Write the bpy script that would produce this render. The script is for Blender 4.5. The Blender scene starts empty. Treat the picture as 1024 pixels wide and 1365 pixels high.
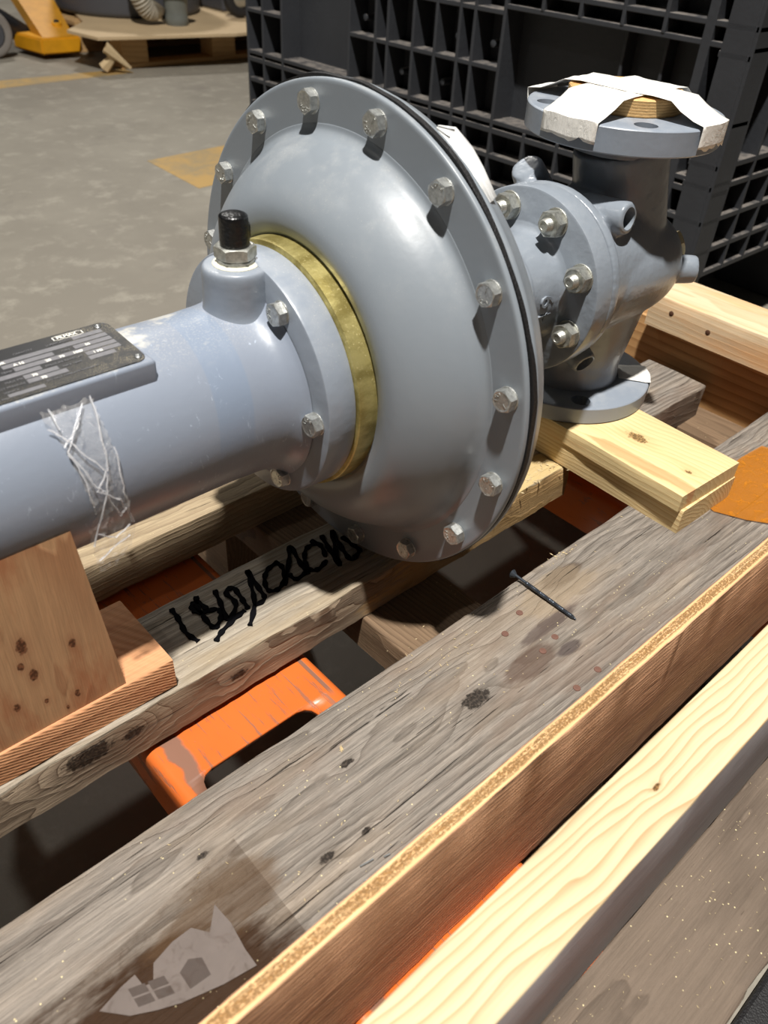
import bpy, bmesh, math, random
from mathutils import Vector, Matrix, noise
R = math.radians
rnd = random.Random(7)
scn = bpy.context.scene
COL = scn.collection

# ------------------------------------------------------------------ camera
# coordinates: X along the pump shaft, Y to the left and away, Z up, origin at the big flange centre, floor at z = FLOOR
FLOOR = -0.42
DECK = -0.184
cam_d = bpy.data.cameras.new('camera'); cam = bpy.data.objects.new('camera', cam_d); COL.objects.link(cam)
Rt = Vector((0.73813684, -0.67244286, 0.05454)); Up = Vector((0.3875399, 0.48879361, 0.78159685)); Fw = Vector((0.55223802, 0.55578900, -0.62139501))
M = Matrix((Rt, Up, -Fw)).transposed().to_4x4()
M.translation = Vector((-0.35877895, -0.42214507, 0.28162410))
cam.matrix_world = M
cam_d.sensor_fit = 'HORIZONTAL'; cam_d.sensor_width = 36.0; cam_d.lens = 36.0 * 1070 / 1024
cam_d.clip_start = 0.02; cam_d.clip_end = 60
cam_d.dof.use_dof = True; cam_d.dof.focus_distance = 0.66; cam_d.dof.aperture_fstop = 14.0
scn.camera = cam

# ------------------------------------------------------------------ world, lamps, exposure
w = bpy.data.worlds.new('hall'); scn.world = w; w.use_nodes = True
w.node_tree.nodes['Background'].inputs[0].default_value = (0.95, 0.97, 1.0, 1)
w.node_tree.nodes['Background'].inputs[1].default_value = 0.030
def lamp(name, loc, power, size, color=(1, 0.97, 0.92)):
    d = bpy.data.lights.new(name, 'AREA'); d.shape = 'DISK'; d.size = size; d.energy = power; d.color = color
    o = bpy.data.objects.new(name, d); COL.objects.link(o); o.location = loc
    return o
lamp('high_bay_lamp', (-0.85, -0.74, 4.6), 490, 0.20)
lamp('high_bay_lamp', (2.6, 6.0, 4.8), 170, 0.4)
lamp('high_bay_lamp', (-3.6, 2.6, 4.8), 30, 0.4)
vs = scn.view_settings
scn.display_settings.display_device = 'sRGB'
vs.view_transform = 'Standard'; vs.look = 'None'; vs.gamma = 1.0; vs.use_curve_mapping = False; vs.exposure = 0.0

# ------------------------------------------------------------------ node helper
class G:
    def __init__(s, name):
        s.m = bpy.data.materials.new(name); s.m.use_nodes = True
        s.t = s.m.node_tree; s.n = s.t.nodes
        s.p = s.n['Principled BSDF']; s.out = s.n['Material Output']
    def put(s, sock, v):
        if hasattr(v, 'is_output') or isinstance(v, bpy.types.NodeSocket): s.t.links.new(v, sock)
        else:
            if isinstance(v, (tuple, list)) and len(v) == 3 and sock.type == 'RGBA': v = (*v, 1)
            sock.default_value = v
    def math(s, op, a, b=0.0, c=0.0, clamp=False):
        k = s.n.new('ShaderNodeMath'); k.operation = op; k.use_clamp = clamp
        s.put(k.inputs[0], a); s.put(k.inputs[1], b); s.put(k.inputs[2], c); return k.outputs[0]
    def add(s, a, b): return s.math('ADD', a, b)
    def sub(s, a, b): return s.math('SUBTRACT', a, b)
    def mul(s, a, b, clamp=False): return s.math('MULTIPLY', a, b, clamp=clamp)
    def step(s, v, a, b):
        k = s.n.new('ShaderNodeMapRange'); k.interpolation_type = 'SMOOTHSTEP'
        s.put(k.inputs[0], v); s.put(k.inputs[1], a); s.put(k.inputs[2], b); return k.outputs[0]
    def obj(s):
        return s.n.new('ShaderNodeTexCoord').outputs['Object']
    def mapping(s, v, scale=(1, 1, 1), loc=(0, 0, 0)):
        k = s.n.new('ShaderNodeMapping'); s.put(k.inputs[0], v); k.inputs['Scale'].default_value = scale; k.inputs['Location'].default_value = loc
        return k.outputs[0]
    def noise(s, v, scale=5.0, detail=4.0, rough=0.5, sc3=None, loc=(0, 0, 0), dist=0.0):
        if sc3 or any(loc): v = s.mapping(v, sc3 or (1, 1, 1), loc)
        k = s.n.new('ShaderNodeTexNoise'); s.put(k.inputs['Vector'], v); k.inputs['Scale'].default_value = scale
        k.inputs['Detail'].default_value = detail; k.inputs['Roughness'].default_value = rough; k.inputs['Distortion'].default_value = dist
        return k.outputs[0]
    def vor(s, v, scale, sc3=None, feature='F1'):
        if sc3: v = s.mapping(v, sc3)
        k = s.n.new('ShaderNodeTexVoronoi'); k.feature = feature; s.put(k.inputs['Vector'], v); k.inputs['Scale'].default_value = scale
        return k.outputs[0]
    def mix(s, f, a, b, mode='MIX'):
        k = s.n.new('ShaderNodeMix'); k.data_type = 'RGBA'; k.blend_type = mode
        s.put(k.inputs[0], f); s.put(k.inputs[6], a); s.put(k.inputs[7], b); return k.outputs[2]
    def sep(s, v):
        k = s.n.new('ShaderNodeSeparateXYZ'); s.put(k.inputs[0], v); return k.outputs
    def nz(s):
        return s.sep(s.n.new('ShaderNodeNewGeometry').outputs['Normal'])
    def bump(s, h, strength=0.3, dist=0.001, prev=None):
        k = s.n.new('ShaderNodeBump'); k.inputs['Strength'].default_value = strength; k.inputs['Distance'].default_value = dist
        s.put(k.inputs['Height'], h)
        if prev is not None: s.put(k.inputs['Normal'], prev)
        return k.outputs[0]
    def fin(s, col=None, rough=0.5, metal=0.0, nrm=None, **kw):
        if col is not None: s.put(s.p.inputs['Base Color'], col)
        s.put(s.p.inputs['Roughness'], rough); s.put(s.p.inputs['Metallic'], metal)
        if nrm is not None: s.put(s.p.inputs['Normal'], nrm)
        for k, v in kw.items(): s.put(s.p.inputs[k.replace('_', ' ')], v)
        return s.m

def srgb(r, g, b):
    f = lambda c: (c / 255 / 12.92) if c / 255 <= 0.04045 else ((c / 255 + 0.055) / 1.055) ** 2.4
    return (f(r), f(g), f(b))

def wood(name, light, dark, axis='X', pith=(0.0, -0.26), tilt=(0.05, 0.0), freq=300, ring=0.6, fibre=0.35, knots=(), stain=None, stain_amt=0.5,
         wobble=0.012, rough=0.7, bump=0.35, third=None, saw=0.0, zones=(), seed=0.0, power=2.0, cracks=0.0, spots=0.0, kside=False):
    """solid-texture board: growth rings round a pith line, fibres along the grain, knots and stains at their own places"""
    g = G(name); P = g.obj(); x, y, z = g.sep(P)
    perm = {'X': (x, y, z), 'Y': (y, x, z), 'Z': (z, x, y)}[axis]
    k = g.n.new('ShaderNodeCombineXYZ')
    for i in range(3): g.put(k.inputs[i], perm[i])
    Q = g.mapping(k.outputs[0], loc=(seed, seed * 0.7, 0)) if False else k.outputs[0]
    a, b, c = perm
    n1 = g.noise(Q, 1.0, 3, 0.5, sc3=(3.5, 14, 14), loc=(seed, seed, seed))
    n2 = g.noise(Q, 1.0, 2, 0.5, sc3=(14, 60, 60), loc=(seed, 3, seed))
    wob = g.add(g.mul(g.sub(n1, 0.5), wobble * 2.2), g.mul(g.sub(n2, 0.5), wobble * 0.3))
    bb = g.add(g.sub(b, pith[0]), g.add(g.mul(a, tilt[0]), wob))
    cc = g.add(g.sub(c, pith[1]), g.add(g.mul(a, tilt[1]), wob))
    r = g.math('SQRT', g.add(g.mul(bb, bb), g.mul(cc, cc)))
    kmask = 0.0; kring = 0.0
    for (kx, ky, kr) in knots:
        dx = g.mul(g.sub(a, kx), 0.52); dy = g.sub(c if kside else b, ky)
        d = g.math('DIVIDE', g.math('SQRT', g.add(g.mul(dx, dx), g.mul(dy, dy))), kr)
        r = g.add(r, g.mul(g.math('EXPONENT', g.mul(g.mul(d, d), -0.16)), kr * 1.5))
        m_ = g.step(g.add(d, g.mul(g.sub(g.noise(P, 260, 3, 0.6), 0.5), 1.5)), 1.1, 0.7); kmask = g.math('MAXIMUM', kmask, m_)
        halo = g.mul(g.step(d, 2.6, 1.0), 0.5); kring = g.math('MAXIMUM', kring, halo)
    fr = g.math('FRACT', g.mul(r, freq))
    t = g.math('POWER', fr, power)
    t = g.mul(t, g.step(fr, 1.0, 0.93))
    amt = g.mul(t, g.add(0.55, g.mul(n1, 0.9)))
    col = g.mix(g.mul(amt, ring, clamp=True), light, dark)
    f1 = g.noise(Q, 1.0, 5, 0.65, sc3=(10, 420, 420)); f2 = g.noise(Q, 1.0, 4, 0.6, sc3=(45, 1300, 1300))
    fib = g.add(g.mul(g.sub(f1, 0.5), 1.3), g.mul(g.sub(f2, 0.5), 0.9))
    val = g.math('MAXIMUM', g.add(1.0, g.mul(fib, fibre * 1.8)), 0.12)
    hs = g.n.new('ShaderNodeHueSaturation'); g.put(hs.inputs['Value'], val); g.put(hs.inputs['Color'], col); col = hs.outputs[0]
    if third:
        tn = g.step(g.noise(Q, 1.0, 4, 0.6, sc3=(4, 22, 22), loc=(9 + seed, 2, 1)), 0.45, 0.66)
        col = g.mix(g.mul(tn, third[1]), col, third[0])
    if stain:
        s1 = g.step(g.noise(Q, 1.0, 5, 0.6, sc3=(9, 30, 30), loc=(4 + seed, 7, 5)), 0.52, 0.7)
        col = g.mix(g.mul(s1, stain_amt), col, stain)
    for (zx, zy, rx, ry, zc, za) in zones:      # stains and painted shade with a place of their own (x, y, half-lengths)
        dx = g.math('DIVIDE', g.sub(a, zx), rx); dy = g.math('DIVIDE', g.sub(b, zy), ry)
        d = g.math('SQRT', g.add(g.mul(dx, dx), g.mul(dy, dy)))
        d = g.add(d, g.mul(g.sub(g.noise(Q, 1.0, 4, 0.65, sc3=(18, 70, 70)), 0.5), 1.5))
        col = g.mix(g.mul(g.step(d, 1.05, 0.7), za), col, zc)
    if knots:
        col = g.mix(g.mul(kring, 0.45), col, dark)
        kc = g.mix(g.step(g.noise(Q, 500, 2), 0.45, 0.6), tuple(v * 0.30 for v in dark), tuple(v * 0.75 for v in dark))
        col = g.mix(kmask, col, kc)
    h = g.add(g.mul(fib, 0.6), g.mul(amt, 0.5))
    if cracks:
        cr = g.step(g.noise(Q, 1.0, 3, 0.6, sc3=(5, 260, 260), loc=(2, 8, seed)), 0.66, 0.72)
        col = g.mix(g.mul(cr, cracks), col, tuple(v * 0.18 for v in dark)); h = g.sub(h, g.mul(cr, 1.6))
    if saw:
        sw = g.math('SINE', g.add(g.add(g.mul(a, 900), g.mul(c, 2200)), g.add(g.mul(b, 500), g.mul(n1, 9)))); h = g.add(h, g.mul(sw, saw))
        col = g.mix(g.mul(g.add(g.mul(sw, 0.5), 0.5), saw * 0.25), col, tuple(min(1, v * 1.35) for v in light))
    if spots:
        sp = g.step(g.vor(P, 190, sc3=(1, 1, 1)), 0.12, 0.05); sp = g.mul(sp, g.step(g.noise(P, 25, 2), 0.5, 0.6))
        col = g.mix(g.mul(sp, spots), col, srgb(236, 220, 170))
    nrm = g.bump(h, bump, 0.0012)
    return g.fin(col, rough, 0.0, nrm, Specular_IOR_Level=0.25)

def plain(name, col, rough=0.5, metal=0.0, bump=0.0, bscale=200, var=0.0, vscale=8, spec=0.5, **kw):
    g = G(name); P = g.obj(); c = col
    if var:
        c = g.mix(g.mul(g.noise(P, vscale, 5, 0.6), 1.0), tuple(v * (1 - var) for v in col), tuple(min(1, v * (1 + var)) for v in col))
    nrm = g.bump(g.noise(P, bscale, 3), bump, 0.001) if bump else None
    return g.fin(c, rough, metal, nrm, Specular_IOR_Level=spec, **kw)

# ------------------------------------------------------------------ materials
def paint(name, c1, c2, rough=0.40, cast=0.0, dust=0.35):
    g = G(name); P = g.obj(); n = g.nz()[2]
    c = g.mix(g.noise(P, 9, 4, 0.6), c1, c2)
    up = g.step(n, 0.2, 0.95)
    d1 = g.step(g.noise(P, 900, 2, 0.6), 0.60, 0.70); d2 = g.step(g.noise(P, 30, 4, 0.7), 0.42, 0.66)
    c = g.mix(g.mul(g.mul(g.mul(up, d2), g.add(0.25, g.mul(d1, 0.8))), dust), c, srgb(214, 208, 196))
    sp = g.step(g.vor(P, 420), 0.09, 0.03); sp = g.mul(sp, g.step(g.noise(P, 18, 3), 0.48, 0.62)); c = g.mix(g.mul(sp, 0.55), c, srgb(222, 220, 212))
    rr = g.add(rough, g.mul(g.mul(up, d2), 0.18))
    h = g.noise(P, 160, 3, 0.5); b = g.bump(h, 0.06 + cast * 0.5, 0.0015)
    if cast: b = g.bump(g.noise(P, 45, 3, 0.5), cast, 0.006, b)
    return g.fin(c, rr, 0.0, b, Coat_Weight=0.12, Coat_Roughness=0.2)
PAINT = paint('grey paint on pressed steel', srgb(124, 131, 138), srgb(134, 141, 148))
CAST = paint('grey paint on casting', srgb(130, 138, 149), srgb(141, 149, 160), 0.36, 0.10)
CAST2 = paint('grey paint on rough casting', srgb(124, 132, 141), srgb(136, 143, 152), 0.28, 0.22, 0.15)
def barrel_mat():
    g = G('grey paint with pale overspray band'); P = g.obj(); x, y, z = g.sep(P); n = g.nz()[2]
    c = g.mix(g.noise(P, 7, 4, 0.6), srgb(126, 134, 148), srgb(137, 145, 158))
    xe = g.add(x, g.mul(z, -0.12))
    band = g.mul(g.step(xe, -0.1445, -0.143), g.step(xe, -0.117, -0.119))
    band = g.mul(band, g.step(z, -0.03, 0.01))
    c = g.mix(g.mul(band, 0.45), c, srgb(118, 134, 156))
    fl = g.mul(g.step(g.noise(P, 1.0, 5, 0.7, sc3=(160, 160, 50), dist=1.5), 0.60, 0.66), g.step(g.noise(P, 30, 2), 0.45, 0.6))
    c = g.mix(g.mul(fl, 0.5), c, srgb(196, 208, 226))
    cr = g.mul(g.step(g.noise(P, 1.0, 4, 0.7, sc3=(25, 25, 25), loc=(3, 1, 0)), 0.5, 0.62), g.step(x, -0.11, -0.13))
    up = g.step(n, 0.75, 1.0)
    d1 = g.step(g.noise(P, 800, 2, 0.6), 0.5, 0.68)
    c = g.mix(g.mul(g.mul(up, g.add(cr, g.mul(d1, 0.3))), 0.5), c, srgb(226, 218, 198))
    b = g.bump(g.noise(P, 170, 3), 0.08, 0.0015)
    return g.fin(c, g.add(0.36, g.mul(up, 0.15)), 0.0, b, Coat_Weight=0.1, Coat_Roughness=0.25)
BARREL = barrel_mat()
def zinc(name, c, rough, metal=0.85):
    g = G(name); P = g.obj()
    cc = g.mix(g.step(g.noise(P, 260, 4, 0.7), 0.4, 0.62), tuple(v * 0.72 for v in c), c)
    return g.fin(cc, rough, metal, g.bump(g.noise(P, 500, 3, 0.6), 0.35, 0.0006))
BOLT = zinc('zinc plated steel', srgb(205, 206, 202), 0.42)
NUT = zinc('galvanised nut', srgb(196, 196, 188), 0.45)
def brass():
    g = G('yellow passivated steel'); P = g.obj()
    c = g.mix(g.step(g.noise(P, 1.0, 4, 0.6, sc3=(30, 60, 60)), 0.35, 0.65), srgb(158, 144, 84), srgb(208, 194, 128))
    sp = g.step(g.noise(P, 900, 2, 0.6), 0.6, 0.7); c = g.mix(g.mul(sp, 0.45), c, srgb(226, 214, 170))
    return g.fin(c, g.add(0.38, g.mul(sp, 0.3)), 0.7, g.bump(g.noise(P, 700, 3), 0.15, 0.0005))
BRASS = brass()
RUBBER = plain('black rubber gasket', srgb(22, 21, 22), 0.55, bump=0.6, bscale=600)
BLACKCAP = plain('black plastic cap', srgb(13, 13, 14), 0.32, bump=0.5, bscale=500)
PUTTY = plain('pale thread sealant', srgb(208, 204, 186), 0.7, bump=0.5, bscale=400)
HOLE = plain('dark threaded bore', srgb(40, 36, 34), 0.7)
STEEL = plain('bright steel', srgb(170, 172, 172), 0.35, 0.9, bump=0.3, bscale=300, var=0.2, vscale=200)
INK = plain('black marker ink', srgb(12, 12, 15), 0.9, spec=0.05)
PLATEBLACK = None
def plate_mat():
    g = G('black etched nameplate'); P = g.obj(); x, y, z = g.sep(P)
    d = g.step(g.noise(P, 1900, 2, 0.7), 0.52, 0.66)
    reg = g.add(g.mul(g.step(x, -0.215, -0.178), 0.6), g.mul(g.step(y, -0.004, -0.036), 0.35))
    reg = g.mul(reg, g.step(g.noise(P, 90, 4, 0.6), 0.35, 0.6))
    c = g.mix(g.mul(g.mul(d, reg), 0.9, clamp=True), srgb(20, 20, 22), srgb(190, 176, 142))
    return g.fin(c, 0.45, 0.0)
PLATEBLACK = plate_mat()
PLATESILVER = plain('bare nameplate metal', srgb(112, 111, 114), 0.5, 0.2, var=0.3, vscale=300)
PLATEWHITE = plain('stamped bright characters', srgb(235, 232, 222), 0.5)

PINE = wood('pale pine', srgb(206, 188, 152), srgb(158, 118, 70), pith=(-0.395, -0.160), tilt=(0.035, 0.01), freq=330, ring=0.75, fibre=0.14, wobble=0.007, bump=0.15, knots=((-0.065, -0.352, 0.0016),), power=3)
RAILGREY = wood('weathered side of pine rail', srgb(148, 146, 146), srgb(120, 118, 118), pith=(-0.30, -0.9), tilt=(0.02, 0.02), freq=120, ring=0.25, fibre=0.18, wobble=0.02, stain=srgb(110, 106, 104), stain_amt=0.4, cracks=0.3)
GREY1 = wood('weathered grey plank', srgb(132, 124, 115), srgb(80, 71, 63), pith=(-0.20, -0.215), tilt=(0.045, -0.01), freq=170, ring=0.62, fibre=0.85, wobble=0.020, bump=1.0, cracks=0.85,
    knots=((-0.0399, -0.2089, 0.0068), (-0.1975, -0.2318, 0.003), (-0.1461, -0.1892, 0.0028), (-0.1684, -0.2343, 0.002), (-0.2531, -0.1822, 0.0022)),
    stain=srgb(122, 104, 90), stain_amt=0.45, seed=1.3, spots=0.9, third=(srgb(170, 150, 126), 0.3),
    zones=((0.118, -0.168, 0.03, 0.010, srgb(66, 54, 48), 0.8), (0.062, -0.196, 0.045, 0.006, srgb(78, 66, 62), 0.75), (0.02, -0.214, 0.028, 0.012, srgb(84, 66, 56), 0.7), (0.055, -0.222, 0.018, 0.006, srgb(72, 62, 60), 0.8), (0.10, -0.175, 0.05, 0.02, srgb(150, 132, 108), 0.5), (-0.335, -0.255, 0.105, 0.050, srgb(54, 36, 22), 1.0), (-0.26, -0.215, 0.045, 0.02, srgb(92, 70, 48), 0.6), (0.40, -0.21, 0.075, 0.045, srgb(168, 134, 104), 0.7)))  # darkest brown zone: stained wood plus the viewer's soft shadow painted in
GREY2 = wood('weathered plank with grey face', srgb(156, 147, 133), srgb(102, 92, 80), pith=(-0.10, -0.30), tilt=(0.03, 0.0), freq=200, ring=0.5, fibre=0.7, wobble=0.010, bump=0.9, cracks=0.7, seed=4.1, spots=0.4, third=(srgb(168, 146, 112), 0.5),
    zones=((0.16, -0.05, 0.16, 0.02, srgb(206, 178, 120), 0.75),))
GREY2S = wood('rough sawn plank edge', srgb(160, 142, 120), srgb(84, 68, 54), pith=(0.2, -0.25), tilt=(0.0, 0.06), freq=240, ring=0.8, fibre=0.55, wobble=0.016, bump=1.0, cracks=0.8, seed=2.2,
    zones=((-0.21, -0.066, 0.05, 0.03, srgb(120, 96, 74), 0.5), (0.15, -0.066, 0.16, 0.05, srgb(196, 158, 100), 0.65)), kside=True, knots=((-0.270, -0.197, 0.0095), (-0.238, -0.200, 0.0050), (-0.150, -0.204, 0.0040)))
GREY3 = wood('old plank behind', srgb(166, 148, 120), srgb(110, 92, 72), pith=(0.16, -0.33), tilt=(0.04, 0), freq=210, ring=0.6, fibre=0.4, bump=0.8, cracks=0.5, seed=6.0, spots=0.5)
GREY4 = wood('dusty brown plank', srgb(112, 98, 85), srgb(74, 63, 54), pith=(-0.40, -0.42), tilt=(0.03, 0), freq=150, ring=0.6, fibre=0.25, bump=0.7, cracks=0.55, seed=8.0, spots=1.0, wobble=0.02, stain=srgb(84, 78, 74), stain_amt=0.4)
GREYY = wood('brown cross bearer', srgb(122, 100, 78), srgb(78, 60, 44), axis='Y', pith=(0.5, -0.30), tilt=(0.03, 0), freq=200, ring=0.6, fibre=0.35, bump=0.7, cracks=0.5, seed=3.0, spots=0.6)
CEDAR = wood('rough brown cedar face', srgb(206, 160, 124), srgb(132, 92, 70), pith=(-0.30, -0.45), tilt=(0.02, 0.03), freq=240, ring=0.7, fibre=0.8, wobble=0.014, bump=1.0, cracks=0.5, seed=5.0, third=(srgb(216, 168, 124), 0.5), stain=srgb(140, 100, 78), stain_amt=0.5)
def ply_edge():
    g = G('sawn top edge of thin board'); P = g.obj(); x, y, z = g.sep(P)
    yy = g.add(y, g.mul(g.sub(g.noise(P, 1.0, 3, 0.5, sc3=(30, 30, 30)), 0.5), 0.002))
    mid = g.mul(g.step(yy, -0.2975, -0.2960), g.step(yy, -0.2905, -0.2920))
    crumb = g.step(g.noise(P, 1.0, 3, 0.7, sc3=(450, 800, 800)), 0.42, 0.58)
    c = g.mix(g.mul(mid, g.add(0.25, g.mul(crumb, 0.6))), srgb(220, 176, 126), srgb(148, 108, 60))
    f = g.noise(P, 1.0, 4, 0.6, sc3=(20, 900, 900)); c = g.mix(g.step(f, 0.5, 0.7), c, srgb(236, 198, 148))
    return g.fin(c, 0.75, 0, g.bump(g.mul(crumb, mid), 0.8, 0.0015), Specular_IOR_Level=0.2)
PLYEDGE = ply_edge()
BLOCK = wood('new whitewood block', srgb(222, 200, 150), srgb(190, 152, 98), axis='Y', pith=(0.215, -0.20), tilt=(0.03, 0), freq=190, ring=0.5, fibre=0.14, wobble=0.012, bump=0.2, knots=((-0.1137, 0.2929, 0.0065), (-0.1781, 0.2806, 0.0022)), stain=srgb(214, 150, 96), stain_amt=0.2, seed=2.0,
    zones=((-0.14, 0.256, 0.07, 0.009, srgb(206, 132, 86), 0.6),))
BLOCK2 = wood('whitewood lower block', srgb(226, 202, 152), srgb(180, 138, 84), axis='Y', pith=(0.24, -0.23), tilt=(0.03, 0), freq=230, ring=0.7, fibre=0.2, bump=0.3, seed=3.6)
FIR = wood('fresh fir with vertical grain', srgb(208, 164, 122), srgb(168, 112, 78), axis='Z', pith=(-0.27, -0.25), tilt=(0.06, 0.02), freq=90, ring=0.5, fibre=0.25, wobble=0.02, bump=0.35, saw=0.0, stain=srgb(178, 104, 66), stain_amt=0.6, seed=1.0,
    knots=((-0.098, -0.259, 0.0022), (-0.082, -0.287, 0.0034), (-0.108, -0.285, 0.0028), (-0.142, -0.264, 0.0018), (-0.128, -0.300, 0.0022), (-0.097, -0.291, 0.0020), (-0.135, -0.283, 0.0014), (-0.150, -0.272, 0.0012)))
FIR2 = wood('rough sawn fir block', srgb(204, 150, 108), srgb(164, 100, 66), pith=(-0.0, -0.40), tilt=(0.03, 0), freq=90, ring=0.3, fibre=0.3, bump=0.5, saw=0.28, seed=7.0)
BEAM = wood('pale beam', srgb(214, 192, 158), srgb(182, 140, 92), axis='Y', pith=(0.56, -0.19), tilt=(0.03, 0), freq=150, ring=0.45, fibre=0.15, bump=0.2, seed=4.0, third=(srgb(222, 158, 90), 0.5), knots=())
BEAM2 = wood('brown end board', srgb(180, 140, 94), srgb(130, 90, 52), axis='Y', pith=(0.60, -0.30), tilt=(0.02, 0), freq=90, ring=0.7, fibre=0.15, bump=0.2, seed=5.5)
PLYDISC = wood('plywood disc', srgb(226, 186, 128), srgb(170, 122, 66), pith=(0, -0.5), freq=420, ring=0.9, fibre=0.2, bump=0.4, wobble=0.004)

def orange_mat():
    g = G('scuffed orange enamel'); P = g.obj(); x, y, z = g.sep(P)
    c = g.mix(g.noise(P, 12, 4), srgb(200, 96, 38), srgb(210, 110, 50))
    s1 = g.step(g.noise(P, 1.0, 5, 0.75, sc3=(240, 14, 60), loc=(1, 0, 0)), 0.56, 0.61)
    s2 = g.step(g.noise(P, 60, 5, 0.7), 0.62, 0.68)
    xe = g.add(x, g.mul(g.sub(g.noise(P, 60, 3), 0.5), 0.012))
    strip = g.mul(g.step(xe, -0.222, -0.219), g.step(xe, -0.206, -0.210)); strip = g.mul(strip, g.step(y, -0.055, -0.066))
    strip2 = g.mul(g.step(x, -0.0935, -0.0925), g.step(x, -0.089, -0.090)); strip2 = g.mul(strip2, g.step(y, -0.115, -0.10))
    m = g.math('MAXIMUM', g.mul(s1, 0.75), g.math('MAXIMUM', g.mul(s2, 0.5), g.math('MAXIMUM', strip, strip2)))
    c = g.mix(g.mul(m, 0.8), c, srgb(98, 88, 78))
    return g.fin(c, g.add(0.34, g.mul(m, 0.2)), 0.0, g.bump(g.mul(m, -1.0), 0.4, 0.0006), Specular_IOR_Level=0.4)
ORANGE = orange_mat()
ROLLER = plain('grey polyurethane roller', srgb(110, 110, 106), 0.6, bump=0.4, bscale=120, var=0.2, vscale=40)
WHITETAPE = None
def tape_mat():
    g = G('white cloth tape'); P = g.obj()
    h = g.add(g.noise(P, 1.0, 4, 0.6, sc3=(60, 200, 60), dist=1.0), g.mul(g.noise(P, 1200, 2), 0.15))
    c = g.mix(g.noise(P, 30, 3), srgb(226, 222, 214), srgb(240, 238, 232))
    return g.fin(c, 0.55, 0, g.bump(h, 0.35, 0.003), Subsurface_Weight=0.0)
WHITETAPE = tape_mat()
def film(name, col, alpha, rough=0.08, bump=1.0, scale=60, dist=0.004, spec=1.0):
    g = G(name); P = g.obj()
    n1 = g.noise(P, scale, 5, 0.65, dist=2.0)
    a = g.add(alpha, g.mul(g.step(n1, 0.5, 0.72), alpha * 0.8))
    m = g.fin(col, rough, 0, g.bump(n1, bump, dist), Alpha=a, Specular_IOR_Level=spec)
    return m
CLEAR = film('crumpled clear tape', srgb(215, 212, 208), 0.16, 0.10, 0.5, 120, 0.003)
CREASE = film('bunched tape crease', srgb(225, 225, 228), 0.34, 0.15, 0.3, 200, 0.001)
AMBERTAPE = film('amber packing tape', srgb(190, 120, 36), 0.50, 0.18, 0.4, 60, 0.003, 0.5)
BROWNTAPE = film('dirty clear tape', srgb(70, 46, 24), 0.10, 0.30, 0.15, 90, 0.001, 0.4)
PAPER = plain('torn paper label under tape', srgb(120, 111, 106), 0.8, var=0.25, vscale=60)
PAPERDARK = plain('printed grid on label', srgb(80, 72, 68), 0.8, var=0.2, vscale=60)
LABELPAPER = plain('crumpled translucent film label', srgb(206, 206, 204), 0.35, bump=0.6, bscale=70)

def crate_mat():
    g = G('dusty black plastic'); P = g.obj(); n = g.nz()[2]
    up = g.step(n, 0.5, 0.95); nn = g.step(g.noise(P, 40, 5, 0.7), 0.3, 0.65)
    c = g.mix(g.noise(P, 10, 4, 0.6), srgb(44, 45, 48), srgb(58, 60, 64))
    c = g.mix(g.mul(g.mul(up, nn), 0.75), c, srgb(138, 130, 122))
    return g.fin(c, 0.5, 0, g.bump(g.noise(P, 120, 4), 0.25, 0.002), Specular_IOR_Level=0.35)
CRATE = crate_mat()

def floor_mat():
    g = G('concrete floor'); P = g.obj()
    c = g.mix(g.step(g.noise(P, 1.3, 6, 0.65), 0.35, 0.7), srgb(124, 118, 107), srgb(142, 136, 124))
    c = g.mix(g.mul(g.step(g.noise(P, 14, 5, 0.7), 0.5, 0.7), 0.35), c, srgb(176, 170, 156))
    c = g.mix(g.mul(g.step(g.noise(P, 5, 5, 0.7, loc=(4, 2, 0)), 0.56, 0.72), 0.45), c, srgb(112, 106, 98))
    return g.fin(c, 0.55, 0, g.bump(g.noise(P, 120, 4), 0.15, 0.002), Specular_IOR_Level=0.3)
FLOORM = floor_mat()
def marking_mat():
    g = G('worn yellow floor paint'); P = g.obj()
    wv = g.step(g.noise(P, 9, 6, 0.75), 0.36, 0.66)
    return g.fin(g.mix(g.mul(wv, 0.8), srgb(176, 142, 82), srgb(140, 126, 98)), 0.55)
MARK = marking_mat()
YELLOW = plain('dirty yellow enamel', srgb(214, 150, 26), 0.42, var=0.35, vscale=14)
YELLOWD = plain('scuffed yellow top', srgb(196, 138, 38), 0.5, var=0.3, vscale=20)
DRUM = plain('dark grey drum', srgb(74, 75, 80), 0.5, var=0.1)
TYRE = plain('dark tyre', srgb(34, 34, 36), 0.6)
WHEELG = plain('worn grey wheel', srgb(128, 122, 116), 0.6, var=0.2, vscale=20)
BLACKM = plain('black enamel', srgb(26, 26, 28), 0.35)
HOSE = plain('ribbed pale hose', srgb(168, 160, 144), 0.5)
VALVE = plain('grey cast fitting', srgb(108, 112, 108), 0.4, var=0.3, vscale=20)
BLUE = plain('blue board', srgb(28, 62, 150), 0.5)
BGWOOD = wood('pallet softwood', srgb(196, 160, 112), srgb(150, 112, 70), pith=(3.0, -0.6), freq=60, ring=0.5, fibre=0.2, bump=0.2)
BGPLY = plain('dusty plywood sheet', srgb(190, 166, 130), 0.7, var=0.2, vscale=6)
PLYE = plain('pale plywood edge', srgb(206, 182, 142), 0.7, var=0.25, vscale=30)
SCREWM = plain('dark coated screw', srgb(70, 76, 84), 0.35, 0.6)
NAILM = plain('rusty nail head', srgb(116, 84, 72), 0.6, 0.3, var=0.3, vscale=400)
SPLINTER = plain('fresh wood splinters', srgb(206, 186, 146), 0.7)

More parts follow.
